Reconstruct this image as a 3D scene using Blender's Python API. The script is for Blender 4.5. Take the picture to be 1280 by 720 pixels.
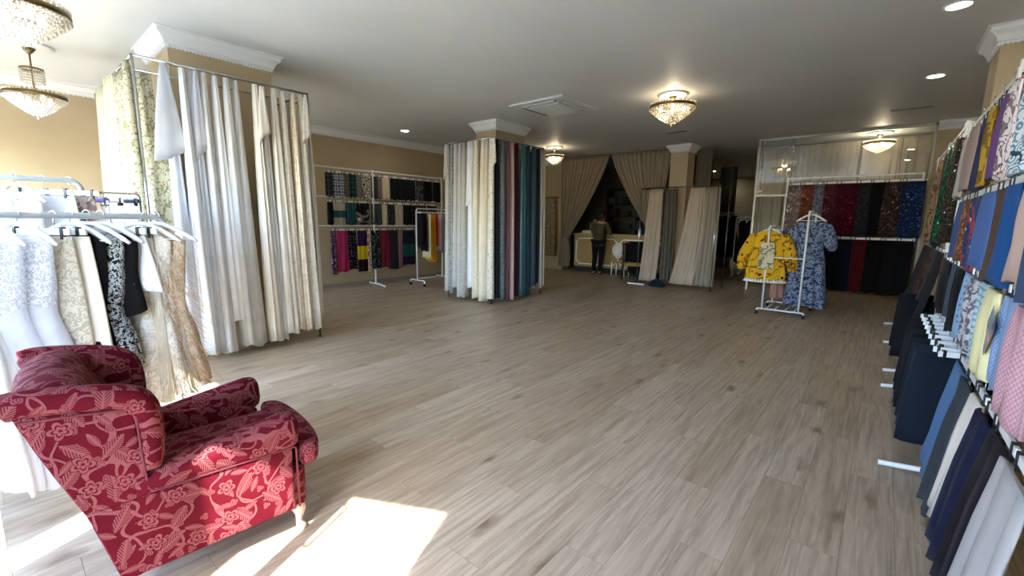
import bpy, math, random
import numpy as np
from mathutils import Vector, Matrix
PI = math.pi
for _o in list(bpy.data.objects):
    bpy.data.objects.remove(_o, do_unlink=True)
SC = bpy.context.scene
COL = SC.collection

# ------------------------------------------------------------------ camera
def make_camera():
    F, yaw, p, r, h = 545.7, .7016334, -.1548198, .01375214, 1.45
    fw = Vector((-math.sin(yaw) * math.cos(p), math.cos(yaw) * math.cos(p), math.sin(p)))
    ri = Vector((math.cos(yaw), math.sin(yaw), 0))
    up = ri.cross(fw)
    ri2 = ri * math.cos(r) + up * math.sin(r)
    up2 = up * math.cos(r) - ri * math.sin(r)
    cd = bpy.data.cameras.new('camera')
    cd.sensor_fit = 'HORIZONTAL'
    cd.sensor_width = 36
    cd.lens = F / 1280 * 36
    cd.clip_start = .05
    co = bpy.data.objects.new('camera', cd)
    COL.objects.link(co)
    m = Matrix((ri2, up2, -fw)).transposed().to_4x4()
    m.translation = (0, 0, h)
    co.matrix_world = m
    SC.camera = co
make_camera()

# ------------------------------------------------------------------ world, sun, exposure
W = bpy.data.worlds.new('sky')
SC.world = W
W.use_nodes = True
_nt = W.node_tree
_bg = _nt.nodes['Background']
_sky = _nt.nodes.new('ShaderNodeTexSky')
_sky.sky_type = 'NISHITA'
_sky.sun_disc = False
_sky.sun_elevation = math.radians(46)
_sky.sun_rotation = math.radians(155)
_tint = _nt.nodes.new('ShaderNodeMix'); _tint.data_type = 'RGBA'; _tint.blend_type = 'MULTIPLY'; _tint.inputs[0].default_value = 1
_tint.inputs[7].default_value = (.85, .96, 1.17, 1)      # a clear, cool daylight
_nt.links.new(_sky.outputs[0], _tint.inputs[6])
_nt.links.new(_tint.outputs[2], _bg.inputs[0])
_bg.inputs[1].default_value = 1.0
SUN_DIR = Vector((-.40, .90, -1.0)).normalized()       # the way the light travels
_sd = bpy.data.lights.new('sun', 'SUN')
_sd.energy = 12.0
_sd.angle = .012
_sd.color = (1, .97, .93)
_so = bpy.data.objects.new('sun', _sd)
COL.objects.link(_so)
_so.rotation_euler = SUN_DIR.to_track_quat('-Z', 'Y').to_euler()
_so.location = (3, -6, 8)
SC.view_settings.view_transform = 'Standard'
SC.view_settings.look = 'None'
SC.view_settings.exposure = 2.12
SC.view_settings.gamma = 1
SC.view_settings.use_curve_mapping = False
SC.cycles.max_bounces = 10
SC.cycles.diffuse_bounces = 6
SC.cycles.transparent_max_bounces = 16
SC.cycles.sample_clamp_indirect = 6
SC.cycles.caustics_reflective = False
SC.cycles.caustics_refractive = False

# window portal: guides the sky's light through the shop front
def portal(x0, x1, z0, z1, y):
    d = bpy.data.lights.new('window_portal', 'AREA')
    d.shape = 'RECTANGLE'
    d.size, d.size_y = x1 - x0, z1 - z0
    d.cycles.is_portal = True
    o = bpy.data.objects.new('window_portal', d)
    COL.objects.link(o)
    o.location = ((x0 + x1) / 2, y, (z0 + z1) / 2)
    o.rotation_euler = Vector((0, 1, 0)).to_track_quat('-Z', 'Z').to_euler()
portal(-8.4, -7.0, .1, 2.45, -1.05)
portal(-5.5, -3.0, .1, 2.45, -1.05)
portal(-2.42, -2.1, .1, 2.45, -1.05)
portal(-1.35, -.45, 0, 2.66, -1.05)

# ------------------------------------------------------------------ object helpers
def link(o, parent=None):
    COL.objects.link(o)
    if parent is not None:
        o.parent = parent
    return o

def tag(o, label=None, cat=None, group=None, kind=None):
    if label: o['label'] = label
    if cat: o['category'] = cat
    if group: o['group'] = group
    if kind: o['kind'] = kind
    return o

def thing(name, label, cat, loc=(0, 0, 0), rz=0, group=None):
    o = bpy.data.objects.new(name, None)
    o.empty_display_size = .05
    COL.objects.link(o)
    o.location = loc
    o.rotation_euler = (0, 0, rz)
    return tag(o, label, cat, group)

def meshobj(name, V, Fc, mat, parent=None, smooth=True, uv=None, loc=None, rz=0, flat_angle=None):
    me = bpy.data.meshes.new(name)
    me.from_pydata([tuple(v) for v in V], [], Fc)
    if uv is not None:
        ul = me.uv_layers.new(name='UVMap')
        idx = np.empty(len(me.loops), dtype=np.int32)
        me.loops.foreach_get('vertex_index', idx)
        ul.data.foreach_set('uv', np.asarray(uv, dtype=np.float32)[idx].ravel())
    if smooth:
        me.polygons.foreach_set('use_smooth', [True] * len(me.polygons))
    if flat_angle:
        me.set_sharp_from_angle(angle=math.radians(flat_angle))
    me.materials.append(mat)
    me.update()
    o = bpy.data.objects.new(name, me)
    link(o, parent)
    if loc is not None: o.location = loc
    if rz: o.rotation_euler = (0, 0, rz)
    return o

def inst(name, me_obj, parent=None, loc=None, rot=None):
    o = bpy.data.objects.new(name, me_obj.data)
    link(o, parent)
    if loc is not None: o.location = loc
    if rot is not None: o.rotation_euler = rot
    return o

def copy_tree(o, parent=None):
    c = o.copy()
    COL.objects.link(c)
    c.parent = parent
    for ch in list(o.children):
        copy_tree(ch, c)
    return c

class MB:
    def __init__(s):
        s.V = []; s.F = []
    def add(s, V, Fc):
        b = len(s.V)
        s.V += [tuple(v) for v in V]
        s.F += [tuple(i + b for i in f) for f in Fc]
        return s
    def box(s, a, b, bev=0):
        x0, y0, z0 = a; x1, y1, z1 = b
        if bev <= 0:
            return s.add([(x0,y0,z0),(x1,y0,z0),(x1,y1,z0),(x0,y1,z0),(x0,y0,z1),(x1,y0,z1),(x1,y1,z1),(x0,y1,z1)],
                         [(0,3,2,1),(4,5,6,7),(0,1,5,4),(1,2,6,5),(2,3,7,6),(3,0,4,7)])
        # bevelled on the vertical edges and the top
        r = bev
        def ring(z, i):
            return [(x0+i+r,y0+i,z),(x1-i-r,y0+i,z),(x1-i,y0+i+r,z),(x1-i,y1-i-r,z),(x1-i-r,y1-i,z),(x0+i+r,y1-i,z),(x0+i,y1-i-r,z),(x0+i,y0+i+r,z)]
        return s.loft([ring(z0, r), ring(z0 + r, 0), ring(z1 - r, 0), ring(z1, r)])
    def loft(s, rings, closed=True, caps=True):
        n = len(rings[0]); b = len(s.V)
        for r in rings: s.V += [tuple(p) for p in r]
        m = n if closed else n - 1
        for i in range(len(rings) - 1):
            for j in range(m):
                k = (j + 1) % n
                s.F.append((b+i*n+j, b+i*n+k, b+(i+1)*n+k, b+(i+1)*n+j))
        if caps and closed:
            s.F.append(tuple(b + j for j in reversed(range(n))))
            s.F.append(tuple(b + (len(rings)-1)*n + j for j in range(n)))
        return s
    def tube(s, pts, r, n=8, closed=False, flat=1.0):
        pts = [Vector(p) for p in pts]
        rs = r if isinstance(r, (list, tuple)) else [r] * len(pts)
        N = len(pts); rings = []
        t0 = (pts[1] - pts[0]).normalized()
        ref = Vector((0, 0, 1)) if abs(t0.z) < .9 else Vector((1, 0, 0))
        u = t0.cross(ref).normalized()
        for i, p in enumerate(pts):
            if closed: t = (pts[(i+1) % N] - pts[i-1]).normalized()
            elif i == 0: t = t0
            elif i == N-1: t = (pts[-1] - pts[-2]).normalized()
            else: t = ((pts[i+1]-p).normalized() + (p-pts[i-1]).normalized()).normalized()
            u = (u - t * u.dot(t)).normalized()
            w = t.cross(u)
            rings.append([p + (u*math.cos(2*PI*k/n) + w*math.sin(2*PI*k/n)*flat) * rs[i] for k in range(n)])
        if closed: rings.append(rings[0])
        return s.loft(rings, caps=not closed)
    def lathe(s, prof, n=24, c=(0, 0, 0), a0=0, a1=2*PI):
        full = abs(a1 - a0 - 2*PI) < 1e-6
        m = n if full else n + 1
        rings = [[(c[0]+r*math.cos(a0+(a1-a0)*k/n), c[1]+r*math.sin(a0+(a1-a0)*k/n), c[2]+z) for k in range(m)] for r, z in prof]
        return s.loft(rings, closed=full, caps=False)
    def build(s, name, mat, parent=None, smooth=False, **k):
        return meshobj(name, s.V, s.F, mat, parent, smooth, **k)

def roundpath(pts, r=.04, n=4):
    """polyline with its corners rounded"""
    P = [Vector(p) for p in pts]; out = [P[0]]
    for i in range(1, len(P)-1):
        a = (P[i-1]-P[i]); b = (P[i+1]-P[i])
        d = min(r, a.length*.49, b.length*.49)
        s, e = P[i]+a.normalized()*d, P[i]+b.normalized()*d
        for k in range(n+1):
            t = k/n
            out.append(s*(1-t)**2 + P[i]*2*t*(1-t) + e*t*t)
    out.append(P[-1])
    return out

# ------------------------------------------------------------------ node helpers
def newmat(name):
    m = bpy.data.materials.new(name)
    m.use_nodes = True
    nt = m.node_tree
    return m, nt, nt.nodes['Principled BSDF']

def nd(nt, typ, ins=None, **kw):
    n = nt.nodes.new(typ)
    for k, v in kw.items(): setattr(n, k, v)
    for k, v in (ins or {}).items():
        s = n.inputs[k]
        if hasattr(v, 'is_output'): nt.links.new(v, s)
        else: s.default_value = v
    return n

def mth(nt, op, a, b=0.0, c=0.0, clamp=False):
    n = nd(nt, 'ShaderNodeMath', {0: a, 1: b, 2: c}, operation=op)
    n.use_clamp = clamp
    return n.outputs[0]

def mixc(nt, f, a, b, blend='MIX'):
    n = nt.nodes.new('ShaderNodeMix')
    n.data_type = 'RGBA'; n.blend_type = blend
    for s, v in ((n.inputs[0], f), (n.inputs[6], a), (n.inputs[7], b)):
        if hasattr(v, 'is_output'): nt.links.new(v, s)
        else: s.default_value = v if not isinstance(v, tuple) else (*v[:3], 1)
    return n.outputs[2]

def srgb(h):
    if isinstance(h, tuple): return h
    c = [int(h[i:i+2], 16)/255 for i in (0, 2, 4)]
    return tuple(x/12.92 if x <= .04045 else ((x+.055)/1.055)**2.4 for x in c)

def ramp(nt, fac, stops, interp='LINEAR'):
    n = nt.nodes.new('ShaderNodeValToRGB')
    n.color_ramp.interpolation = interp
    el = n.color_ramp.elements
    while len(el) < len(stops): el.new(.5)
    for e, (p, c) in zip(el, stops):
        e.position = p; e.color = (*c[:3], 1)
    nt.links.new(fac, n.inputs[0])
    return n.outputs[0]

MATS = {}
def plain(name, col, rough=.5, metal=0, spec=.5, **kw):
    if name in MATS: return MATS[name]
    m, nt, b = newmat(name)
    b.inputs['Base Color'].default_value = (*srgb(col), 1)
    b.inputs['Roughness'].default_value = rough
    b.inputs['Metallic'].default_value = metal
    b.inputs['Specular IOR Level'].default_value = spec
    for k, v in kw.items(): b.inputs[k.replace('_', ' ')].default_value = v
    MATS[name] = m
    return m

def painted(name, col, rough=.6, bump=.15, scale=60, var=.04):
    """paint with fine roller relief and slight tone variation"""
    if name in MATS: return MATS[name]
    m, nt, b = newmat(name)
    tc = nd(nt, 'ShaderNodeNewGeometry')
    n1 = nd(nt, 'ShaderNodeTexNoise', {'Vector': tc.outputs['Position'], 'Scale': 1.3, 'Detail': 3.0})
    n2 = nd(nt, 'ShaderNodeTexNoise', {'Vector': tc.outputs['Position'], 'Scale': float(scale), 'Detail': 2.0})
    c = srgb(col)
    d = tuple(max(0, x*(1-2*var)) for x in c); l = tuple(min(1, x*(1+2*var)) for x in c)
    nt.links.new(ramp(nt, n1.outputs[0], [(.3, d), (.7, l)]), b.inputs['Base Color'])
    b.inputs['Roughness'].default_value = rough
    bp = nd(nt, 'ShaderNodeBump', {'Strength': bump, 'Distance': .002, 'Height': n2.outputs[0]})
    nt.links.new(bp.outputs[0], b.inputs['Normal'])
    MATS[name] = m
    return m

def fabric(kind, col, col2='ffffff', col3='202020', scale=1.0, sheer=0.0):
    """cloth by kind of print; UVs run in metres across and down the cloth"""
    key = (kind, col, col2, col3, scale, sheer)
    if key in MATS: return MATS[key]
    m, nt, b = newmat('cloth_%s_%s' % (kind, col))
    uv = nd(nt, 'ShaderNodeUVMap').outputs[0]
    c, c2, c3 = srgb(col), srgb(col2), srgb(col3)
    c, c2, c3 = [tuple(x*(.62+.38*min(1, max(q)/.35)) for x in q) for q in (c, c2, c3)]     # dyed dark cloth is darker than its screen tone
    b.inputs['Roughness'].default_value = .85
    b.inputs['Sheen Weight'].default_value = .03
    b.inputs['Specular IOR Level'].default_value = .2
    weave = nd(nt, 'ShaderNodeTexNoise', {'Vector': uv, 'Scale': 260.0, 'Detail': 1.0})
    hgt, color, alpha = weave.outputs[0], None, None
    dist = .0012
    big = nd(nt, 'ShaderNodeTexNoise', {'Vector': uv, 'Scale': 5.0*scale, 'Detail': 3.0, 'Distortion': .6}).outputs[0]
    sx = nd(nt, 'ShaderNodeSeparateXYZ', {0: uv})
    X, Y = sx.outputs[0], sx.outputs[1]
    if kind == 'plain':
        color = ramp(nt, big, [(.3, tuple(x*.93 for x in c)), (.7, tuple(min(1, x*1.05) for x in c))])
    elif kind == 'satin':
        color = mixc(nt, big, c, tuple(min(1, x*1.12) for x in c))
        b.inputs['Roughness'].default_value = .35
        b.inputs['Specular IOR Level'].default_value = .5
    elif kind in ('floral', 'rose'):
        v = nd(nt, 'ShaderNodeTexVoronoi', {'Vector': uv, 'Scale': 16.0*scale, 'Randomness': 1.0})
        petal = nd(nt, 'ShaderNodeTexNoise', {'Vector': uv, 'Scale': 42.0*scale, 'Detail': 2.0}).outputs[0]
        d = mth(nt, 'ADD', v.outputs['Distance'], mth(nt, 'MULTIPLY', petal, .35))
        f = mth(nt, 'LESS_THAN', d, .42)
        sep = nd(nt, 'ShaderNodeSeparateColor', {0: v.outputs['Color']})
        pick = mth(nt, 'GREATER_THAN', sep.outputs[0], .5)
        fl = mixc(nt, pick, c2, c3)
        vine = mth(nt, 'LESS_THAN', mth(nt, 'ABSOLUTE', mth(nt, 'SUBTRACT', big, .5)), .028)
        base = mixc(nt, mth(nt, 'MULTIPLY', vine, .8), c, c3)
        color = mixc(nt, f, base, fl)
    elif kind == 'dots':
        v = nd(nt, 'ShaderNodeTexVoronoi', {'Vector': uv, 'Scale': 18.0*scale, 'Randomness': .35})
        f = mth(nt, 'LESS_THAN', v.outputs['Distance'], .28)
        color = mixc(nt, f, c, c2)
    elif kind == 'check':
        wx = mth(nt, 'LESS_THAN', mth(nt, 'FRACT', mth(nt, 'MULTIPLY', X, 11.0*scale)), .32)
        wy = mth(nt, 'LESS_THAN', mth(nt, 'FRACT', mth(nt, 'MULTIPLY', Y, 11.0*scale)), .32)
        tx = mth(nt, 'LESS_THAN', mth(nt, 'FRACT', mth(nt, 'MULTIPLY_ADD', X, 11.0*scale, .4)), .1)
        ty = mth(nt, 'LESS_THAN', mth(nt, 'FRACT', mth(nt, 'MULTIPLY_ADD', Y, 11.0*scale, .4)), .1)
        a = mixc(nt, mth(nt, 'MULTIPLY', mth(nt, 'ADD', wx, wy), .5), c, c2)
        color = mixc(nt, mth(nt, 'MAXIMUM', tx, ty), a, c3)
    elif kind == 'stripe':
        f = mth(nt, 'LESS_THAN', mth(nt, 'FRACT', mth(nt, 'MULTIPLY', X, 22.0*scale)), .42)
        color = mixc(nt, f, c, c2)
    elif kind == 'cross_stripe':
        yy = mth(nt, 'ADD', mth(nt, 'MULTIPLY', Y, 30.0*scale), mth(nt, 'MULTIPLY', big, 1.0))
        f = mth(nt, 'LESS_THAN', mth(nt, 'FRACT', yy), .4)
        color = mixc(nt, f, c, c2)
    elif kind == 'block':
        zb = mth(nt, 'FRACT', mth(nt, 'MULTIPLY', Y, 2.3*scale))
        color = ramp(nt, zb, [(0, c), (.36, c2), (.68, c3)], 'CONSTANT')
    elif kind == 'paisley':
        v = nd(nt, 'ShaderNodeTexVoronoi', {'Vector': uv, 'Scale': 11.0*scale, 'Randomness': .9})
        rings = mth(nt, 'SINE', mth(nt, 'MULTIPLY', v.outputs['Distance'], 30.0))
        f1 = mth(nt, 'GREATER_THAN', rings, .2)
        a = mixc(nt, f1, c, c2)
        f2 = mth(nt, 'GREATER_THAN', big, .56)
        color = mixc(nt, f2, a, c3)
    elif kind in ('lace', 'brocade'):
        v = nd(nt, 'ShaderNodeTexVoronoi', {'Vector': uv, 'Scale': 34.0*scale}, feature='DISTANCE_TO_EDGE')
        n = nd(nt, 'ShaderNodeTexNoise', {'Vector': uv, 'Scale': 22.0*scale, 'Detail': 3.0, 'Distortion': 1.2}).outputs[0]
        f = mth(nt, 'GREATER_THAN', mth(nt, 'ADD', n, mth(nt, 'MULTIPLY', v.outputs[0], .3)), .52)
        color = mixc(nt, f, c, c2)
        hgt = f; dist = .002
    elif kind == 'sequin':
        v = nd(nt, 'ShaderNodeTexVoronoi', {'Vector': uv, 'Scale': 95.0*scale, 'Randomness': .8})
        sep = nd(nt, 'ShaderNodeSeparateColor', {0: v.outputs['Color']})
        color = mixc(nt, sep.outputs[0], c, c2)
        b.inputs['Metallic'].default_value = .65
        b.inputs['Roughness'].default_value = .22
        nm = nd(nt, 'ShaderNodeVectorMath', {0: v.outputs['Color'], 1: (.5, .5, .5)}, operation='SUBTRACT')
        geo = nd(nt, 'ShaderNodeNewGeometry')
        sc = nd(nt, 'ShaderNodeVectorMath', {0: nm.outputs[0], 'Scale': 1.6}, operation='SCALE')
        ad = nd(nt, 'ShaderNodeVectorMath', {0: geo.outputs['Normal'], 1: sc.outputs[0]}, operation='ADD')
        nn = nd(nt, 'ShaderNodeVectorMath', {0: ad.outputs[0]}, operation='NORMALIZE')
        nt.links.new(nn.outputs[0], b.inputs['Normal'])
        hgt = None
    elif kind == 'knit':
        s1 = mth(nt, 'SINE', mth(nt, 'MULTIPLY', X, 420.0*scale))
        s2 = mth(nt, 'SINE', mth(nt, 'MULTIPLY', Y, 300.0*scale))
        hgt = mth(nt, 'MULTIPLY', s1, s2); dist = .003
        color = mixc(nt, mth(nt, 'MULTIPLY_ADD', hgt, .5, .5), c, c2)
    elif kind == 'denim':
        n = nd(nt, 'ShaderNodeTexNoise', {'Vector': uv, 'Scale': 300.0, 'Detail': 2.0}).outputs[0]
        color = mixc(nt, n, c, c2)
    nt.links.new(color, b.inputs['Base Color']) if color is not None else None
    if hgt is not None:
        bp = nd(nt, 'ShaderNodeBump', {'Strength': .4, 'Distance': dist, 'Height': hgt})
        nt.links.new(bp.outputs[0], b.inputs['Normal'])
    if sheer > 0:      # thin cloth: part of the light passes, part scatters through
        out = nt.nodes['Material Output']
        tr = nd(nt, 'ShaderNodeBsdfTranslucent', {'Color': color})
        mx = nd(nt, 'ShaderNodeMixShader', {0: .35, 1: b.outputs[0], 2: tr.outputs[0]})
        tp = nd(nt, 'ShaderNodeBsdfTransparent')
        if kind == 'lace':
            fac = mth(nt, 'MULTIPLY', mth(nt, 'SUBTRACT', 1.0, f), sheer)
        else:
            fac = sheer
        m2 = nd(nt, 'ShaderNodeMixShader', {0: fac, 1: mx.outputs[0], 2: tp.outputs[0]})
        nt.links.new(m2.outputs[0], out.inputs[0])
    MATS[key] = m
    return m

# ------------------------------------------------------------------ cloth shapes
def drape(L, w0, w1, d0, d1, folds, amp, seed, nu=40, nv=12, sway=(0, 0), hem=.012, sag=0.0, slant=0.0, belly=0.0, swexp=2.0):
    """a closed, folded length of cloth hanging from z=0 down to -L; returns verts, faces, uvs.
    w: width along x at top/bottom, d: depth along y; folds: S-folds across; slant: hem rises to one side"""
    rnd = random.Random(seed)
    ph = [rnd.uniform(0, 2*PI) for _ in range(6)]
    k1, k2 = rnd.uniform(.6, 1.4), rnd.uniform(1.6, 2.6)
    V, uv, rings = [], [], []
    for i in range(nv+1):
        t = i/nv
        e = t**.8
        w = w0+(w1-w0)*e + belly*math.sin(PI*min(1, t*1.1))
        d = d0+(d1-d0)*e
        a = amp*(.35+.65*min(1, t*3))
        ring = []
        for j in range(nu):
            th = 2*PI*j/nu
            cx = math.cos(th); sy = math.sin(th)
            xs = math.copysign(abs(cx)**.8, cx)
            x = w/2*xs
            s = x/max(w, 1e-4)
            fold = math.sin(2*PI*folds*s + ph[0] + .7*math.sin(2.2*t*k1+ph[1])) + .45*math.sin(2*PI*folds*1.9*s + ph[2] + t*k2)
            y = d/2*math.copysign(abs(sy)**.7, sy) + a*fold*(1-.25*abs(xs))
            x += a*.35*math.cos(2*PI*folds*s*1.3+ph[3]+t)
            z = -L*t
            z += sag*(1-t)*math.sin(PI*(s+.5))*-1
            if t > 0:
                z += t**6*(hem*math.sin(2*PI*folds*.8*s+ph[4]) + slant*s*2) + t**3*slant*s*.4
            V.append((x+sway[0]*t**swexp, y+sway[1]*t**swexp, z))
            uv.append((s*w1 + (w1*.5 if sy < 0 else 0), -z))
            ring.append(len(V)-1)
        rings.append(ring)
    Fc = []
    for i in range(nv):
        for j in range(nu):
            k = (j+1) % nu
            Fc.append((rings[i][j], rings[i+1][j], rings[i+1][k], rings[i][k]))
    Fc.append(tuple(rings[0]))
    Fc.append(tuple(reversed(rings[-1])))
    return V, Fc, uv

def put_drape(name, mat, parent, loc, rz, *a, **k):
    V, Fc, uv = drape(*a, **k)
    return meshobj(name, V, Fc, mat, parent, True, uv, loc, rz)

WHITE_METAL = plain('white_powder_coat', 'e6e8e6', .35, 0, .5)
CHROME = plain('chrome_tube', 'b9bcbd', .18, 1.0)
BLACK_PLASTIC = plain('black_plastic', '141416', .4)
WHITE_PLASTIC = plain('white_plastic', 'eceeee', .3)
WIRE = plain('steel_wire', 'c8caca', .25, 1.0)
GREY_TUBE = plain('grey_tube', 'b5bcbf', .35, .3)

# ------------------------------------------------------------------ hangers (shared meshes)
_HM = {}
def clip_hanger(label, group, loc, rz, w=.3, bar=WHITE_PLASTIC, drop=.075):
    """loc: the point on the rail the hook hangs from"""
    h = thing('clip_hanger', label, 'hanger', loc, rz, group)
    key = (round(w, 2), bar.name, round(drop, 3))
    if key not in _HM:
        b = MB().box((-w/2, -.006, -drop-.028), (w/2, .006, -drop+.004)).build('hanger_bar', bar, h)
        hk = [(0, 0, -drop+.004), (0, 0, -.035)] + [(.016*math.cos(a), 0, -.006+.016*math.sin(a)-.002) for a in [math.radians(x) for x in (-60, -20, 20, 60, 100, 140, 170)]]
        k = MB().tube(hk, .0022, 5).build('hook', WIRE, h, True)
        c = []
        for s in (-1, 1):
            o = MB().box((-.007, -.011, -drop-.05), (.007, .011, -drop+.012)).build('clip', BLACK_PLASTIC, h)
            o.location.x = s*w*.38
            c.append(o)
        _HM[key] = (b, k, c[0])
    else:
        b, k, c = _HM[key]
        inst('hanger_bar', b, h); inst('hook', k, h)
        inst('clip', c, h, (-w*.38, 0, 0)); inst('clip', c, h, (w*.38, 0, 0))
    return h

def shoulder_hanger(label, group, loc, rz, w=.42, mat=WHITE_PLASTIC, tilt=0):
    h = thing('coat_hanger', label, 'hanger', loc, rz, group)
    h.rotation_euler = (0, tilt, rz)
    key = ('sh', round(w, 2), mat.name)
    if key not in _HM:
        pts = [(-w/2, 0, -.155), (-w*.42, 0, -.13), (-w*.25, 0, -.085), (-.03, 0, -.052), (.03, 0, -.052), (w*.25, 0, -.085), (w*.42, 0, -.13), (w/2, 0, -.155)]
        b = MB().tube(pts, [.009, .012, .014, .012, .012, .014, .012, .009], 8, flat=1.0).build('shoulder_bar', mat, h, True)
        tb = MB().tube([(-w*.44, 0, -.14), (w*.44, 0, -.14)], .005, 6).build('trouser_bar', mat, h, True)
        hk = [(0, 0, -.05), (0, 0, -.02)] + [(.02*math.cos(a), 0, .002+.02*math.sin(a)-.003) for a in [math.radians(x) for x in (-60, -20, 20, 60, 100, 140, 180)]]
        k = MB().tube(hk, .0026, 6).build('hook', WIRE, h, True)
        _HM[key] = (b, tb, k)
    else:
        b, tb, k = _HM[key]
        inst('shoulder_bar', b, h); inst('trouser_bar', tb, h); inst('hook', k, h)
    return h

# ================================================================== THE SETTING
CEIL = 3.2
WALL_TAN = painted('beige_wall_paint', 'bba987', .7)
CEIL_WHITE = painted('white_ceiling_paint', 'd6dad9', .55, .08, 40, .015)
TRIM_WHITE = painted('white_plaster', 'e9ecea', .5, .05, 30, .01)
PLW, PLL, PLX0, PLY0 = .19, 1.38, -8.74, -1.0

def floor_material():
    m, nt, b = newmat('oak_laminate')
    pos = nd(nt, 'ShaderNodeNewGeometry').outputs['Position']
    s = nd(nt, 'ShaderNodeSeparateXYZ', {0: pos})
    x = mth(nt, 'DIVIDE', mth(nt, 'SUBTRACT', s.outputs[0], PLX0), PLW)
    row = mth(nt, 'FLOOR', x)
    off = mth(nt, 'MULTIPLY', mth(nt, 'FRACT', mth(nt, 'MULTIPLY', row, .37)), PLL)
    yy = mth(nt, 'DIVIDE', mth(nt, 'ADD', mth(nt, 'SUBTRACT', s.outputs[1], PLY0), off), PLL)
    cell = mth(nt, 'FLOOR', yy)
    idv = nd(nt, 'ShaderNodeCombineXYZ', {0: row, 1: cell, 2: 0.0}).outputs[0]
    wn = nd(nt, 'ShaderNodeTexWhiteNoise', {'Vector': idv})
    sepc = nd(nt, 'ShaderNodeSeparateColor', {0: wn.outputs['Color']})
    r1, r2 = sepc.outputs[0], sepc.outputs[1]
    shift = nd(nt, 'ShaderNodeVectorMath', {0: wn.outputs['Color'], 'Scale': 37.0}, operation='SCALE').outputs[0]
    def grainvec(sx, sy):
        v = nd(nt, 'ShaderNodeVectorMath', {0: pos, 1: (sx, sy, 1.0)}, operation='MULTIPLY').outputs[0]
        return nd(nt, 'ShaderNodeVectorMath', {0: v, 1: shift}, operation='ADD').outputs[0]
    g1 = nd(nt, 'ShaderNodeTexNoise', {'Vector': grainvec(34, 1.7), 'Scale': 1.0, 'Detail': 5.0, 'Roughness': .62, 'Distortion': .5}).outputs[0]
    g2 = nd(nt, 'ShaderNodeTexNoise', {'Vector': grainvec(9, .9), 'Scale': 1.0, 'Detail': 2.0, 'Distortion': 1.1}).outputs[0]
    rings = mth(nt, 'MULTIPLY_ADD', mth(nt, 'SINE', mth(nt, 'MULTIPLY', g2, 46.0)), .5, .5)
    fine = nd(nt, 'ShaderNodeTexNoise', {'Vector': grainvec(150, 5), 'Scale': 1.0, 'Detail': 3.0}).outputs[0]
    base = ramp(nt, r1, [(0, srgb('ac987d')), (.35, srgb('b7a58b')), (.7, srgb('c1b199')), (1, srgb('b09c81'))])
    c = mixc(nt, ramp(nt, g1, [(.40, (.0,)*3), (.70, (.75,)*3)]), base, srgb('86705a'))
    c = mixc(nt, mth(nt, 'MULTIPLY', rings, .2), c, srgb('8d765f'))
    c = mixc(nt, mth(nt, 'MULTIPLY', mth(nt, 'GREATER_THAN', fine, .58), .16), c, srgb('d0c8bc'))
    # knots: scattered, elongated along the plank
    kv = nd(nt, 'ShaderNodeTexVoronoi', {'Vector': grainvec(4.6, 1.9), 'Scale': 1.0, 'Randomness': 1.0})
    kn = nd(nt, 'ShaderNodeTexNoise', {'Vector': grainvec(20, 9), 'Scale': 1.0, 'Detail': 2.0}).outputs[0]
    kd = mth(nt, 'ADD', kv.outputs['Distance'], mth(nt, 'MULTIPLY', mth(nt, 'SUBTRACT', kn, .5), .30))
    ks = nd(nt, 'ShaderNodeSeparateColor', {0: kv.outputs['Color']})
    pick = mth(nt, 'GREATER_THAN', ks.outputs[0], .4)
    kf = mth(nt, 'MULTIPLY', pick, ramp(nt, kd, [(.02, (.85,)*3), (.22, (0,)*3)]))
    c = mixc(nt, kf, c, srgb('67503a'))
    nt.links.new(c, b.inputs['Base Color'])
    rr = nd(nt, 'ShaderNodeMapRange', {0: g1, 1: .3, 2: .7, 3: .34, 4: .48}).outputs[0]
    nt.links.new(rr, b.inputs['Roughness'])
    b.inputs['Specular IOR Level'].default_value = .45
    bp = nd(nt, 'ShaderNodeBump', {'Strength': .25, 'Distance': .001, 'Height': g1})
    nt.links.new(bp.outputs[0], b.inputs['Normal'])
    return m
FLOOR_MAT = floor_material()

def build_floor():
    fl = MB().box((-8.9, -1.15, -.1), (1.3, 19.2, -.012)).build('floor', plain('underlay', '3b342c', .9))
    tag(fl, 'greige oak laminate plank floor', None, None, 'structure')
    cells = []
    nrow = int((1.1 - PLX0) / PLW) + 1
    for i in range(nrow):
        off = ((i * .37) % 1.0) * PLL
        for j in range(0, 16):
            y0 = PLY0 + j * PLL - off
            y1 = y0 + PLL
            y0, y1 = max(y0, -1.1), min(y1, 19.0)
            x0 = PLX0 + i * PLW; x1 = min(x0 + PLW, 1.12)
            if y1 - y0 < .03 or x1 - x0 < .02: continue
            cells.append((x0, y0, x1, y1))
    def visible(c):
        cx, cy = (c[0]+c[2])/2, (c[1]+c[3])/2
        d = math.hypot(cx, cy)
        a = math.degrees(math.atan2(-cx, cy)) - 40.2
        return d if abs(a) < 54 and d > 1.6 else d + 50
    cells.sort(key=visible)
    g = .0007
    def plank(mb, c):
        mb.box((c[0]+g, c[1]+g, -.012), (c[2]-g, c[3]-g, 0), 0)
    for c in cells[:300]:
        mb = MB(); plank(mb, c)
        mb.build('plank', FLOOR_MAT, fl)
    mb = MB()
    for c in cells[300:]: plank(mb, c)
    tag(mb.build('planks', FLOOR_MAT, fl), 'rest of the oak laminate planks', None, None, 'stuff')
build_floor()

def struct(name, mb, mat, label=None, parent=None, smooth=False):
    o = mb.build(name, mat, parent, smooth)
    if parent is None: tag(o, label, None, None, 'structure')
    return o

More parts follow.
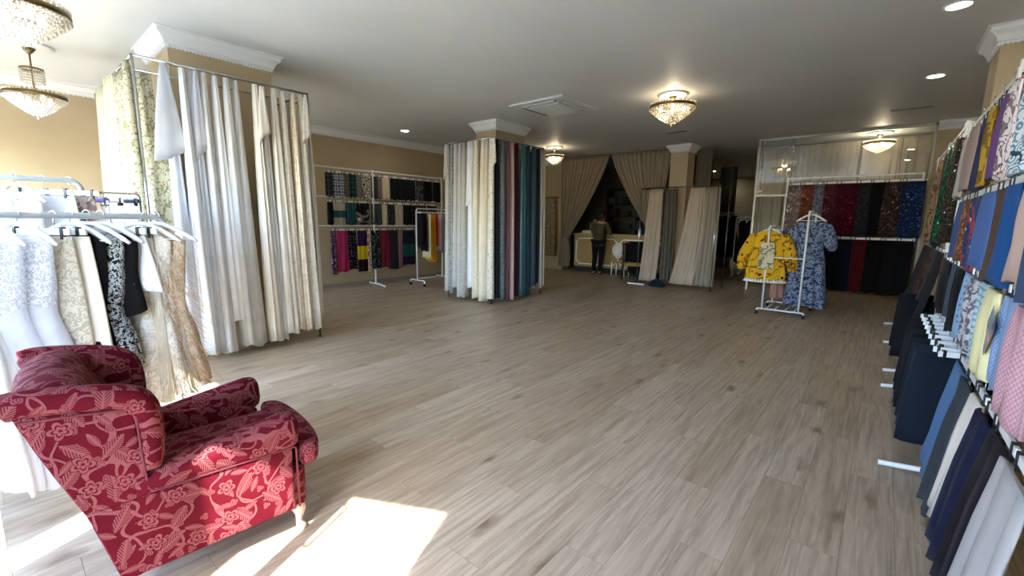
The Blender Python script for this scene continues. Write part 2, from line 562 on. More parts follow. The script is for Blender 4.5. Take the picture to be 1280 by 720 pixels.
struct('ceiling', MB().box((-8.9, -1.2, CEIL), (1.3, 19.2, CEIL+.12)), CEIL_WHITE, 'white painted ceiling')
struct('wall_left', MB().box((-8.9, -1.2, -.1), (-8.7, 10.9, CEIL)), WALL_TAN, 'beige painted wall behind the fabric racks')
struct('wall_right', MB().box((1.1, -1.2, -.1), (1.3, 19.2, CEIL)), WALL_TAN, 'beige wall behind the long row of fabric rails')
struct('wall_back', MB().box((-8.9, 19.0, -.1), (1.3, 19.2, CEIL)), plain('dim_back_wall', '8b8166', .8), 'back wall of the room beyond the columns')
# left pier beside the counter and the wall of the room behind it
struct('wall_counter', MB().box((-8.9, 10.9, -.1), (-7.25, 11.2, CEIL)), WALL_TAN, 'beige wall beside the curtained counter opening')
struct('wall_side', MB().box((-8.9, 11.2, -.1), (-8.7, 19.0, CEIL)), WALL_TAN, 'side wall of the room behind the counter')
# wall to the right of the glass partition, behind the rails
struct('wall_nib', MB().box((.5, 10.62, -.1), (1.1, 10.9, CEIL)), WALL_TAN, 'short beige wall beside the glass partition')
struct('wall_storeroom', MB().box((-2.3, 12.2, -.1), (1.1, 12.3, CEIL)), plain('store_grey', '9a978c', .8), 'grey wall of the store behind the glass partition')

# shop front: piers and lintel
FRONT = MB()
FRONT.box((-8.9, -1.1, 3.05), (1.3, -.9, CEIL))
FRONT.box((-8.9, -1.1, 2.45), (-2.1, -.9, 3.05))
for xa, xb in ((-8.9, -8.4), (-7.0, -5.5), (-3.0, -2.42), (-2.1, -1.35), (-.45, 1.3)):
    FRONT.box((xa, -1.1, -.1), (xb, -.9, 2.45 if xb < -2.2 else 3.05))
FRONT.box((-8.4, -1.1, -.1), (-7.0, -.9, .1)); FRONT.box((-5.5, -1.1, -.1), (-3.0, -.9, .1)); FRONT.box((-2.42, -1.1, -.1), (-2.1, -.9, .1))
struct('wall_front', FRONT, WALL_TAN, 'shop front wall with large windows and an entrance')
GLASS, _nt, _b = newmat('clear_glass')
_tr = nd(_nt, 'ShaderNodeBsdfTransparent', {'Color': (.96, .98, .97, 1)})
_gl = nd(_nt, 'ShaderNodeBsdfGlossy', {'Roughness': .02})
_mx = nd(_nt, 'ShaderNodeMixShader', {0: .07, 1: _tr.outputs[0], 2: _gl.outputs[0]})
_nt.links.new(_mx.outputs[0], _nt.nodes['Material Output'].inputs[0])
FRAME_CREAM = plain('cream_frame', 'dcdccf', .4)
def window_front():
    def win(name, x0, x1, z1, bars, lab):
        w = MB()
        xs = [x0] + [x0+(x1-x0)*k/bars for k in range(1, bars)] + [x1-.05]
        for x in xs: w.box((x, -1.04, .1), (x+.05, -.96, z1))
        w.box((x0, -1.04, .1), (x1, -.96, .16)); w.box((x0, -1.04, z1-.06), (x1, -.96, z1))
        o = struct(name, w, FRAME_CREAM, lab)
        for k in range(bars):
            a = xs[k]+.05; b = xs[k+1]
            MB().box((a, -1.004, .16), (b, -.996, z1-.06)).build('pane', GLASS, o)
    win('window_1', -5.5, -3.0, 2.45, 2, 'large shop window with cream frame')
    win('window_added', -8.4, -7.0, 2.45, 1, 'added shop window that lights the beige side wall')  # unseen window, added to brighten the beige wall beside it
    win('window_3', -2.42, -2.1, 2.45, 1, 'narrow shop window between two piers')
window_front()
# unseen slanting panel over the door, added to shape the sun patch
struct('sun_blocker', MB().add([(-1.35, -1.12, 2.26), (-.45, -1.12, 2.68), (-.45, -1.12, 3.05), (-1.35, -1.12, 3.05), (-1.35, -1.1, 2.26), (-.45, -1.1, 2.68), (-.45, -1.1, 3.05), (-1.35, -1.1, 3.05)],
       [(0,1,2,3), (4,7,6,5), (0,4,5,1), (1,5,6,2), (2,6,7,3), (3,7,4,0)]), plain('sun_blocker_canvas', 'd8d2c4', .8), 'unseen slanting panel added over the shop door to trim the sun')
def door_front():
    d = MB()       # the leaf stands open, swung into the shop at right angles to the front
    x0, x1 = -1.52, -1.475
    d.box((x0, -.14, .02), (x1, -.06, 2.3)); d.box((x0, -.88, .02), (x1, -.8, 2.3))
    d.box((x0, -.8, .02), (x1, -.14, .12)); d.box((x0, -.8, 2.2), (x1, -.14, 2.3))
    o = struct('door_1', d, FRAME_CREAM, 'glazed shop door with cream frame, standing open')
    MB().box((x0+.018, -.8, .12), (x1-.018, -.14, 2.2)).build('pane', GLASS, o)
    MB().tube(roundpath([(x1, -.11, .95), (x1+.05, -.11, .95), (x1+.05, -.11, 1.25), (x1, -.11, 1.25)], .02), .009, 8).build('door_handle', CHROME, o, True)
door_front()
struct('pavement', MB().box((-25, -20, -.25), (20, -1.15, -.1)), painted('pavement_stone', 'a8a59d', .8, .2, 8, .06), 'pale stone pavement outside the shop')

# cornices and crowns
CROWN = [(0, -.15), (.012, -.15), (.012, -.135), (.03, -.125), (.034, -.105), (.05, -.075), (.078, -.05), (.085, -.045), (.085, -.012), (.108, -.008), (.108, 0)]
def crown_round(name, x0, y0, x1, y1, label, dent=True):
    rings = []
    for o, z in CROWN:
        rings.append([(x0-o, y0-o, CEIL+z), (x1+o, y0-o, CEIL+z), (x1+o, y1+o, CEIL+z), (x0-o, y1+o, CEIL+z)])
    t = struct(name, MB().loft(rings, caps=False), TRIM_WHITE, label)
    if dent:
        d = MB(); p = .032; e = .017; z0, z1 = CEIL-.16, CEIL-.128
        n = int((x1-x0)/p)
        for i in range(n+1):
            x = x0 + i*p
            for yy, s in ((y0, -1), (y1, 1)):
                d.box((x, min(yy, yy+s*.022), z0), (x+e, max(yy, yy+s*.022), z1))
        for i in range(int((y1-y0)/p)+1):
            y = y0 + i*p
            for xx, s in ((x0, -1), (x1, 1)):
                d.box((min(xx, xx+s*.022), y, z0), (max(xx, xx+s*.022), y+e, z1))
        tag(d.build('dentil_band', TRIM_WHITE, t), None, None, None, 'stuff')
    return t
def column(x0, y0, x1, y1, n, label, tl):
    struct('column', MB().box((x0, y0, -.1), (x1, y1, CEIL), 0), WALL_TAN, label)
    crown_round('trim_%d' % n, x0, y0, x1, y1, tl)
column(-6.25, 1.27, -5.44, 2.20, 1, 'square beige column inside the tall rack of white drapes', 'white dentil crown on the column above the white drapes')
column(-6.0, 6.0, -5.5, 6.83, 2, 'square beige column inside the rack of grey and teal drapes', 'white crown on the column above the grey and teal drapes')
column(-4.0, 10.4, -3.6, 10.85, 3, 'beige column between the counter and the fitting booth', 'white crown on the column beside the fitting booth')
column(.6, 5.98, 1.2, 6.5, 4, 'beige column behind the long rails of fabric panels', 'white crown on the column behind the fabric rails')
def cornice(name, axis, wall, a, b, sgn, label):
    """straight cornice along a wall; axis = 'y': wall is the plane x=wall"""
    P = [(o, z) for o, z in CROWN]
    rings = []
    for t in (a, b):
        rings.append([((wall+sgn*o, t, CEIL+z*.9) if axis == 'y' else (t, wall+sgn*o, CEIL+z*.9)) for o, z in P] + [((wall, t, CEIL) if axis == 'y' else (t, wall, CEIL))])
    t = struct(name, MB().loft(rings), TRIM_WHITE, label)
    d = MB(); n = int((b-a)/.05)
    for i in range(n):
        p = a + i*.05
        lo, hi = sorted((wall, wall+sgn*.02))
        d.box((lo, p, CEIL-.145), (hi, p+.026, CEIL-.115)) if axis == 'y' else d.box((p, lo, CEIL-.145), (p+.026, hi, CEIL-.115))
    tag(d.build('dentil_band', TRIM_WHITE, t), None, None, None, 'stuff')
cornice('trim_5', 'y', -8.7, -.9, 10.9, 1, 'white cornice along the beige wall behind the racks')
cornice('trim_6', 'y', 1.1, -.9, 10.62, -1, 'white cornice along the wall behind the fabric rails')
cornice('trim_7', 'x', 10.62, .5, 1.1, -1, 'white cornice beside the glass partition')
cornice('trim_8', 'x', 10.9, -8.7, -7.25, -1, 'white cornice above the wall beside the counter')
BASEB = plain('wood_baseboard', '9b8f7f', .5)
struct('baseboard_left', MB().box((-8.7, -.9, 0), (-8.685, 10.9, .08)), BASEB, 'wooden baseboard along the rack wall')

# ------------------------------------------------------------------ glass partition with a sheer curtain behind it
def partition():
    fr = MB()
    y = 10.7
    fr.box((-2.24, y-.02, 3.16), (.5, y+.02, 3.2)); fr.box((-2.24, y-.02, 0), (-2.2, y+.02, 3.2)); fr.box((.46, y-.02, 0), (.5, y+.02, 3.2)); fr.box((-2.2, y-.02, 2.01), (.46, y+.02, 2.05))
    o = struct('window_2', fr, plain('bronze_frame', 'a9a596', .4, .3), 'glass transom with a slim pale frame before the sheer curtains')
    m, nt, b = newmat('tinted_glass')
    tr = nd(nt, 'ShaderNodeBsdfTransparent', {'Color': (.96, .97, .96, 1)})
    gl = nd(nt, 'ShaderNodeBsdfGlossy', {'Roughness': .015})
    mx = nd(nt, 'ShaderNodeMixShader', {0: .10, 1: tr.outputs[0], 2: gl.outputs[0]})
    nt.links.new(mx.outputs[0], nt.nodes['Material Output'].inputs[0])
    MB().box((-2.2, y-.004, 2.05), (.46, y+.004, 3.16)).build('pane', m, o)
partition()

# ================================================================== TALL CHROME DRAPE RACKS
def tube_part(name, pts, r, mat, parent, n=8, rnd=.0):
    P = roundpath(pts, rnd) if rnd else pts
    return MB().tube(P, r, n).build(name, mat, parent, True)

def drape_rack(label, x0, y0, x1, y1, h):
    """rectangular chrome frame standing around a column"""
    t = thing('drape_rack', label, 'rack', ((x0+x1)/2, (y0+y1)/2, 0))
    dx, dy = (x1-x0)/2, (y1-y0)/2
    for sx in (-1, 1):
        for sy in (-1, 1):
            tube_part('post', [(sx*dx, sy*dy, .012), (sx*dx, sy*dy, h+.01)], .0125, CHROME, t)
            MB().lathe([(.03, 0), (.03, .006), (.014, .012)], 12, (sx*dx, sy*dy, 0)).build('foot', CHROME, t)
        tube_part('rail', [(sx*dx, -dy, h), (sx*dx, dy, h)], .0125, CHROME, t)
        tube_part('rail', [(sx*dx*.93, -dy*.98, h-.1), (sx*dx*.93, dy*.98, h-.1)], .009, CHROME, t)
    for sy in (-1, 1):
        tube_part('rail', [(-dx, sy*dy, h), (dx, sy*dy, h)], .0125, CHROME, t)
        tube_part('low_rail', [(-dx, sy*dy, .12), (dx, sy*dy, .12)], .009, CHROME, t)
    return t
BIG = drape_rack('tall chrome frame around a column, hung with white and floral drapes', -7.15, .94, -5.15, 2.46, 2.82)
MID = drape_rack('tall chrome frame around a column, hung with grey, cream and teal drapes', -6.18, 5.46, -5.08, 6.88, 2.78)

def hung_drape(lab, group, mat, x, y, ztop, zbot, axis, w0, w1, d0, d1, folds, amp, seed, flap=None, clipm=WHITE_PLASTIC, **k):
    """a length of cloth hung from a rail: axis 'y' = spread along y"""
    t = thing('hanging_drape', lab, 'drape', (x, y, ztop), 0, group)
    rz = PI/2 if axis == 'y' else 0
    put_drape('cloth', mat, t, (0, 0, 0), rz, ztop-zbot, w0, w1, d0, d1, folds, amp, seed, **k)
    c = MB().tube([(0, 0, -.03), (0, 0, .012)], .004, 5).build('hook', WIRE, t, True)
    if flap:
        fw, fl, off = flap
        put_drape('folded_flap', mat, t, off, rz, fl, w0*.8, fw, d0*.4, d0*.5, 1.5, amp*.4, seed+77, nv=8, nu=28, slant=.05)
    return t

WD = 'drapes along the front rail of the white drape rack'
def wl(i, s): return s
white1 = fabric('plain', 'e8ecf4', sheer=.04)
white2 = fabric('satin', 'eef1f6')
white3 = fabric('plain', 'f0f0ee', sheer=.06)
ivory = fabric('plain', 'e6e0d0')
ivory2 = fabric('satin', 'ece6d8')
ivlace = fabric('lace', 'e2dac8', 'eee8da', scale=1.0)
beige = fabric('lace', 'ccbca3', 'd9ccb5', scale=.9)
cream = fabric('plain', 'e9e3cc')
# (y, width top, width bottom, hem height, material, label, flap)
BF = [(1.17, .09, .25, .05, white1, 'bluish white drape with a wide folded flap, first on the front of the white rack', (.26, .82, (.05, -.03, .01))),
      (1.28, .08, .21, .07, white2, 'bluish white satin drape beside the one with a wide flap', None),
      (1.36, .07, .19, .09, white1, 'narrow bluish white drape with a thin flap, white drape rack', (.10, .75, (.06, .02, 0))),
      (1.45, .08, .20, .06, white3, 'plain white drape third along the front of the white rack', None),
      (1.55, .08, .22, .38, white2, 'shorter white satin drape ending above its neighbours, white rack', None),
      (1.64, .09, .22, .10, white3, 'soft white drape with a ruffled edge, middle of white rack', None),
      (1.73, .10, .24, .07, white3, 'broad white drape left of the gap over the beige column', None),
      (1.90, .07, .18, .09, ivory2, 'ivory satin drape right of the gap over the beige column', (.12, .50, (.07, .04, -.02))),
      (1.98, .07, .19, .08, white3, 'off-white drape with a squared flap on the white rack', None),
      (2.08, .08, .20, .14, ivory, 'plain ivory drape on the front rail of the white rack', None),
      (2.18, .09, .20, .16, ivlace, 'ivory lace drape with raised motifs, white drape rack', None),
      (2.28, .07, .14, .15, beige, 'beige lace drape with pale embroidery, white drape rack', None),
      (2.37, .08, .17, .14, ivlace, 'ivory lace drape nearest the corner post, white rack', (.10, .48, (.07, .03, 0)))]
for i, (y, w0, w1, zb, m, lab, fl) in enumerate(BF):
    hung_drape(lab, WD, m, -5.13 + .03*((i % 2)-.5), y, 2.79, zb, 'y', .04, w1*.70, .06, .22, 1.3 + (i % 3)*.35, .011, 100+i, fl, nu=44, nv=16, sway=(.02, -.015))
# drapes on the end rail of the big rack (facing away along +y)
for i, (x, zb, m, lab) in enumerate([(-5.30, .2, ivory2, 'ivory satin drape round the corner of the white rack'), (-5.50, .28, cream, 'cream drape on the end rail of the white rack'),
                                     (-5.72, .38, ivlace, 'lace drape with a scalloped hem at the end of the white rack'), (-5.95, .4, ivory, 'ivory drape furthest round the end of the white rack')]):
    hung_drape(lab, 'drapes on the end rail of the white drape rack', m, x, 2.47, 2.79, zb, 'x', .12, .22, .1, .16, 2, .022, 140+i, nv=14)
FLOR = fabric('floral', 'cfcab0', '9c4a50', '8d9064', 1.7)
FLOR2 = fabric('floral', 'cac6aa', 'a3525a', '868a5c', 1.8)
FD = 'drapes on the side rail of the white drape rack'
hung_drape('cream drape printed with red flowers and green leaves, on the rack side', FD, FLOR, -5.52, .93, 2.80, .35, 'x', .50, .66, .08, .16, 2.2, .03, 151, nv=18, nu=56, sag=.1)
hung_drape('rose-printed drape hanging between the corner post and the white drapes', FD, FLOR2, -5.27, 1.02, 2.72, .3, 'y', .12, .2, .08, .14, 1.5, .02, 152, nv=16)
hung_drape('flower-printed drape with a folded top beside the corner post', FD, FLOR2, -5.22, 1.05, 2.15, .38, 'y', .16, .22, .05, .1, 1.4, .015, 153, nv=14)
hung_drape('pale yellow striped drape beside the flower-printed one', FD, fabric('stripe', 'dcd8b0', 'efecd2', scale=1.4), -6.12, .93, 2.80, .3, 'x', .36, .5, .08, .16, 3, .03, 154, nv=16)
hung_drape('pale cream drape at the far end of the side rail', FD, fabric('plain', 'd9d6bd'), -6.65, .93, 2.79, .3, 'x', .34, .45, .08, .15, 3, .03, 155, nv=14)
hung_drape('dark patterned cloth hanging low behind the pale yellow drape', FD, fabric('paisley', '2a2328', '5a4a4c', '181418'), -7.1, 1.05, 2.35, 1.1, 'x', .16, .2, .05, .08, 1.5, .012, 156, nv=10)

# --- rack round the middle column
ML = 'drapes on the left face of the middle drape rack'
MR = 'drapes on the right face of the middle drape rack'
ML_T = [(-6.13, .13, fabric('lace', 'bcbab4', 'cfcdc7', scale=1.2), 'pale grey patterned drape at the outer end of the middle rack', .13, (.14, .55, (-.02, -.04, 0))),
        (-6.03, .10, fabric('dots', 'a9aaa8', '6a6a6c', scale=1.4), 'grey drape with small dark motifs on the middle rack', .10, None),
        (-5.93, .10, white3, 'narrow white drape between two grey ones on middle rack', .22, None),
        (-5.83, .12, fabric('plain', 'c9c9c4'), 'light grey plain drape on the middle rack', .05, None),
        (-5.71, .14, fabric('lace', 'b6b3ab', 'c8c5be', scale=1.2), 'warm grey lace drape beside the bright white one, middle rack', .06, None),
        (-5.55, .17, white2, 'bright white satin drape with a folded flap on middle rack', .25, (.16, 1.05, (-.02, -.05, .0))),
        (-5.41, .14, fabric('dots', 'e7e1cb', 'cfc5a8', scale=2.2), 'cream drape with small beige dots on the middle rack', .08, None),
        (-5.27, .16, fabric('plain', 'ece5cf'), 'plain cream drape reaching nearly to the floor, middle rack', .04, None),
        (-5.16, .12, fabric('plain', 'd8cdb6'), 'beige drape beside the corner post of the middle rack', .10, None)]
for i, (x, w, m, lab, zb, fl) in enumerate(ML_T):
    hung_drape(lab, ML, m, x, 5.44 + .02*((i % 2)-.5), 2.755, zb, 'x', w*.45, w*.95, .07, .17, 1.2, .010, 200+i, fl, nv=14, nu=36)
hung_drape('cream drape sprigged with small dark flowers at the middle rack corner', ML, fabric('floral', 'e9e4d4', '7a7a72', 'cfcabc', 2.2), -5.06, 5.42, 2.755, .1, 'x', .08, .11, .06, .1, 1, .01, 215, (.13, .42, (.06, -.02, 0)), nv=14)
MR_T = [(5.55, .11, fabric('plain', '1d2228'), 'black drape behind the corner post of the middle rack', .10),
        (5.68, .18, fabric('lace', '636b71', '7b8389', scale=1.2), 'slate grey lace drape on the middle rack', .07),
        (5.82, .11, fabric('plain', '8d666c'), 'dusty mauve drape on the middle rack', .05),
        (5.92, .08, fabric('plain', 'b9a3a0'), 'narrow pinkish beige drape beside the mauve one', .03),
        (6.05, .17, fabric('plain', '4a1e2a'), 'burgundy drape between the pinkish and teal drapes', .08),
        (6.22, .18, fabric('satin', '3f6a74'), 'teal satin drape next to the burgundy one', .06),
        (6.38, .18, fabric('plain', '33535f'), 'dull teal drape second from the burgundy one', .06),
        (6.54, .17, fabric('plain', '3d5765'), 'slate blue drape beside the teal drapes', .22),
        (6.68, .12, fabric('plain', '26323f'), 'dark navy drape between the slate blue and greige drapes', .26),
        (6.78, .09, fabric('plain', 'a7a297'), 'greige drape near the end of the middle rack', .16),
        (6.87, .09, fabric('plain', 'c9c4b8'), 'pale greige drape at the far post of the middle rack', .18)]
for i, (y, w, m, lab, zb) in enumerate(MR_T):
    hung_drape(lab, MR, m, -5.06 + .02*((i % 2)-.5), y, 2.755, zb, 'y', w*.6, w*.95, .07, .15, 1.3, .010, 230+i, nv=14, nu=36)
hung_drape('dark grey drape on the back rail of the middle rack', MR, fabric('plain', '3f3c38'), -5.35, 6.93, 2.755, 1.2, 'x', .2, .28, .08, .12, 2, .02, 260)

# ================================================================== WALL RACK WITH THREE ROWS
def rail_rack(name, label, x, ys, rails, feet_to, hgt, sgn=1, thick=.014):
    """white rail rack parallel to y at plane x, posts at ys, rails at heights; feet reach to x=feet_to"""
    t = thing(name, label, 'rack', (x, sum(ys)/len(ys), 0))
    yc = sum(ys)/len(ys)
    for y in ys:
        MB().box((-thick, y-yc-thick, .03), (thick, y-yc+thick, hgt)).build('post', WHITE_METAL, t)
        f = MB()
        dx = feet_to - x
        f.tube([(-.25*sgn*abs(dx)/abs(dx), y-yc, .05), (dx*.2, y-yc, .05), (dx, y-yc, .018)], .016, 6)
        f.build('foot', WHITE_METAL, t, True)
        for z in rails:
            MB().box((-.02, y-yc-.018, z-.025), (.02, y-yc+.018, z+.025)).build('bracket', WHITE_METAL, t)
    for z in rails:
        MB().box((-.009, min(ys)-yc-.02, z-.013), (.009, max(ys)-yc+.02, z+.013)).build('rail', WHITE_METAL, t)
    return t

WR = rail_rack('rail_rack', 'white three-rail rack of short fabric panels against the beige wall', -8.3, [3.9, 5.25, 7.13], [2.41, 1.85, 1.29], -7.95, 2.43)

SEED = [1000]
def panel(lab, group, mat, x, y, zrail, L, w, axis='y', hlabel=None, hgroup=None, drop=.075, amp=.010, folds=2.0, d=.035, flare=1.05, sway=(0, 0), bar=WHITE_PLASTIC, xo=0, hw=None, **k):
    """short cloth clipped to a hanger on a rail"""
    SEED[0] += 1
    rz = PI/2 if axis == 'y' else 0
    o = put_drape('cloth_length', mat, None, (x+(xo if axis == 'y' else 0), y+(0 if axis == 'y' else xo), zrail-drop-.03), rz, L, w, w*flare, d*.6, d, folds, amp, SEED[0], nu=30, nv=8, sway=sway, **k)
    tag(o, lab, 'fabric', group)
    if hlabel:
        clip_hanger(hlabel, hgroup, (x, y, zrail+.008), rz, hw or max(.1, round(w*.9, 1)), bar, drop)
    return o
G1, G2, G3 = ['panels on the %s rail of the wall rack' % s for s in ('top', 'middle', 'bottom')]
HL = 'white hanger holding the %s panel, wall rack %s rail'
blk = lambda: fabric('plain', '141417')
R1 = [(4.30, .15, fabric('check', '3a3c42', '22242a', '55585e'), 'dark grey checked'), (4.50, .25, fabric('check', 'b9c2dc', '2b2f40', '14161e', .8), 'pale blue and black tartan'),
      (4.68, .12, fabric('plain', '6e625c'), 'taupe plain'), (4.80, .15, fabric('check', '2f5a58', '10302e', '0b1414', .5), 'teal and black checked'),
      (4.94, .12, fabric('denim', '6b665c', '8d887c'), 'grey tweed'), (5.10, .2, fabric('paisley', 'cfc7b4', '2a2826', '8b8474', .7), 'cream and black abstract'),
      (5.29, .16, fabric('stripe', '2b3a3c', '465a5a', scale=.7), 'dark teal striped'), (5.42, .10, fabric('plain', '8a6e68'), 'dusty pink'),
      (5.57, .18, fabric('plain', 'cfc4a4'), 'cream plain'), (5.80, .26, fabric('plain', '16181c'), 'wide black'),
      (6.05, .24, fabric('floral', '15161a', '3a3c44', '2a2c30', 1.2), 'black with faint flowers'), (6.26, .18, fabric('paisley', '121216', '34343c', '1c1c22', 1.2), 'black paisley'),
      (6.46, .2, fabric('lace', '1c1c20', '6a6a70', scale=.7), 'black with grey motifs'), (6.70, .26, fabric('plain', '0f1116'), 'plain inky black'), (6.97, .22, fabric('plain', '1a1c22'), 'soft black outermost')]
for y, w, m, s in R1:
    panel(s + ' fabric panel on the top rail of the wall rack', G1, m, -8.3, y, 2.41, .46, w, 'y', HL % (s, 'top'), 'hangers on the top rail of the wall rack')
R2 = [(4.30, .12, fabric('plain', '1b1e24'), 'dark narrow'), (4.49, .26, fabric('block', 'a59f8e', '256068', 'a59f8e', 1.0), 'beige with a teal band'),
      (4.73, .22, fabric('stripe', '2f6670', '1b3c46', scale=.8), 'teal striped'), (5.00, .3, fabric('rose', '121316', 'c8c4b8', '8d8a80', .45), 'black with large white roses'),
      (5.32, .26, fabric('paisley', '2a3034', '5e686a', '14181a', .9), 'grey and black printed'), (5.52, .13, fabric('plain', 'cfc6ac'), 'cream narrow'),
      (5.68, .19, fabric('lace', '24262c', '42444c'), 'charcoal lace'), (5.90, .2, fabric('plain', 'b9b29c'), 'pleated beige'),
      (6.11, .22, fabric('plain', '14161c'), 'matt black'), (6.30, .17, fabric('check', '15161a', '44464e', '26282e', .9), 'black and grey checked'),
      (6.52, .26, fabric('plain', '3a1c22'), 'dark wine'), (6.82, .28, fabric('plain', '2a2c34'), 'dark slate')]
for y, w, m, s in R2:
    panel(s + ' fabric panel on the middle rail of the wall rack', G2, m, -8.3, y, 1.85, .44, w, 'y', HL % (s, 'middle'), 'hangers on the middle rail of the wall rack')
R3 = [(4.33, .13, fabric('rose', '7a5a78', 'c9a8bc', '4a3a50', 1.0), 'purple and pink printed'), (4.52, .24, fabric('plain', 'b03066'), 'magenta plain'),
      (4.73, .19, fabric('dots', '1a141c', '7a6a80', scale=1.0), 'black with lilac dots'), (4.96, .22, fabric('block', '3a2050', 'd8c41e', '2c1222', .5), 'purple, yellow and plum colour-blocked'),
      (5.12, .09, fabric('rose', 'd8c8b4', 'c8442a', '7a2c20', 1.4), 'orange and white printed'), (5.28, .22, fabric('rose', '10181a', '2f5a5c', '5a6a68', 1.0), 'black with teal flowers'),
      (5.48, .24, fabric('plain', '7e2036'), 'crimson plain'), (5.64, .10, fabric('plain', '4c2430'), 'dark red narrow'), (5.76, .16, fabric('stripe', '34404a', '222c34', scale=.6), 'dark blue-grey striped'),
      (5.90, .10, fabric('plain', '9a6a6c'), 'pinkish brown narrow'), (6.14, .34, fabric('block', '14203c', '1c5c5c', '2c1c3c', .5), 'navy, teal and purple banded')]
for y, w, m, s in R3:
    panel(s + ' long fabric panel on the bottom rail of the wall rack', G3, m, -8.3, y, 1.29, .82+.04*math.sin(y*9), w, 'y', HL % (s, 'bottom'), 'hangers on the bottom rail of the wall rack')

# ================================================================== SMALL ROLLING RACK BY THE WALL RACK
def caster(parent, loc, r=.028):
    m = MB()
    n = 14
    for s in (-1, 1):
        m.loft([[(loc[0]+s*.008, loc[1]+rr*math.cos(2*PI*k/n), loc[2]+r+rr*math.sin(2*PI*k/n)) for k in range(n)] for rr in (r*.4, r)] +
               [[(loc[0]+s*.016, loc[1]+r*math.cos(2*PI*k/n), loc[2]+r+r*math.sin(2*PI*k/n)) for k in range(n)]], caps=True)
    m.box((loc[0]-.018, loc[1]-r*.9, loc[2]+r), (loc[0]+.018, loc[1]+r*.5, loc[2]+r*2.1))
    return m.build('caster', BLACK_PLASTIC, parent)
def rolling_rack(label, x, y0, y1, h, foot=.24, mat=WHITE_METAL, r=.0145, casters=True, lowbar=True):
    t = thing('rolling_rack', label, 'clothes rack', (x, (y0+y1)/2, 0))
    d = (y1-y0)/2
    tube_part('hanging_rail', [(0, -d, h-.3), (0, -d, h), (0, d, h), (0, d, h-.3)], r, mat, t, 10, .07)
    for s in (-1, 1):
        tube_part('upright', [(0, s*d, .13), (0, s*d, h-.25)], r*.92, mat, t, 10)
        tube_part('foot', [(-foot, s*d, .07), (-foot, s*d, .13), (foot, s*d, .13), (foot, s*d, .07)], r, mat, t, 10, .06)
        for e in (-1, 1):
            if casters: caster(t, (e*foot, s*d, 0))
    if lowbar: tube_part('low_bar', [(0, -d, .16), (0, d, .16)], r*.8, mat, t, 8)
    return t
rolling_rack('low white rolling rack of bright scarves and tops beside the wall rack', -7.65, 5.86, 7.2, 1.66)
SR = 'garments on the small rolling rack by the wall'
SRH = 'white clip hanger holding the %s on the small rolling rack'
for i, (y, w, L, m, s) in enumerate([(5.95, .2, .7, fabric('plain', '120f14'), 'black top'), (6.0, .2, .74, fabric('plain', '1c1418'), 'brown-black top'), (6.06, .22, .8, fabric('dots', '2a1420', '58304a'), 'dark plum dotted top'),
        (6.13, .28, .95, fabric('plain', 'cfc6a0'), 'pale cream garment'), (6.19, .28, 1.0, fabric('plain', 'd8b428'), 'yellow garment'), (6.26, .3, 1.05, fabric('plain', 'd98a1c'), 'orange-yellow garment'), (6.33, .32, .7, fabric('plain', 'b8341c'), 'red-orange garment'),
        (6.42, .32, .8, fabric('plain', 'd8cfd6'), 'pale lilac-white garment'), (6.5, .32, .85, fabric('plain', 'b3a7b4'), 'greyish lilac garment'), (6.59, .34, .85, fabric('plain', '5a4870'), 'purple garment'), (6.68, .34, .8, fabric('plain', '8d8aa6'), 'grey-blue garment'), (6.77, .34, .8, fabric('plain', 'd5d5da'), 'near-white garment')]):
    panel(s + ' on the small rolling rack beside the wall rack', SR, m, -7.65, y, 1.66, L, w, 'x', SRH % s, 'hangers on the small rolling rack', amp=.006, d=.03, folds=1.5)

# ================================================================== LONG RAILS OF FABRIC PANELS ON THE RIGHT
NR = rail_rack('rail_rack', 'white four-rail rack of fabric panels along the right wall, nearer the entrance', .43, [1.72, 3.35, 5.05], [2.2, 1.72, 1.28, .79], .12, 2.26, -1)
FR = rail_rack('rail_rack', 'white rail rack of dark patterned fabrics along the right wall, beyond the first', .45, [5.62, 7.0, 8.35], [2.32, 1.74, 1.3], .13, 2.36, -1)
def rpan(lab, group, mat, y, zr, L, w, hl=None, xo=0.0, drop=.07, **k):
    return panel(lab, group, mat, .41, y, zr, L, w, 'y', hl, 'hangers on the right wall racks', drop, xo=xo, **k)
GA = ['panels on the %s rail of the near right rack' % s for s in ('top', 'second', 'third', 'lowest')]
def row(rowname, zr, L, items, gi, **k):
    for n, (y, w, m, s) in enumerate(items):
        rpan(s + ' panel on the %s rail of the near right rack' % rowname, GA[gi], m, y, zr, L + .02*math.sin(7*y), w,
             'white clip hanger holding the %s panel, %s rail, right' % (s, rowname), xo=-.012-.012*(n % 2), **k)
row('top', 2.2, .42, [(4.82, .5, fabric('plain', 'bdbcb8'), 'fluffy pale grey'), (4.33, .40, fabric('plain', '9b8780'), 'soft pinkish beige'), (3.93, .38, fabric('plain', '26345e'), 'navy blue'),
     (3.64, .10, fabric('rose', 'a8862c', '1c1a18', '6a5018', 1.0), 'mustard and black printed'), (3.38, .36, fabric('plain', '6b4a86'), 'violet'),
     (3.06, .26, fabric('rose', 'e6dcdc', '8a3038', '5a4a4c', 1.9), 'white with dark red flowers'), (2.76, .30, fabric('paisley', 'd0dae0', '5a88a0', '2c4c60', 1.6), 'pale blue geometric'), (2.42, .3, fabric('plain', '8a8f9a'), 'grey-blue')], 0, folds=1.6, amp=.012)
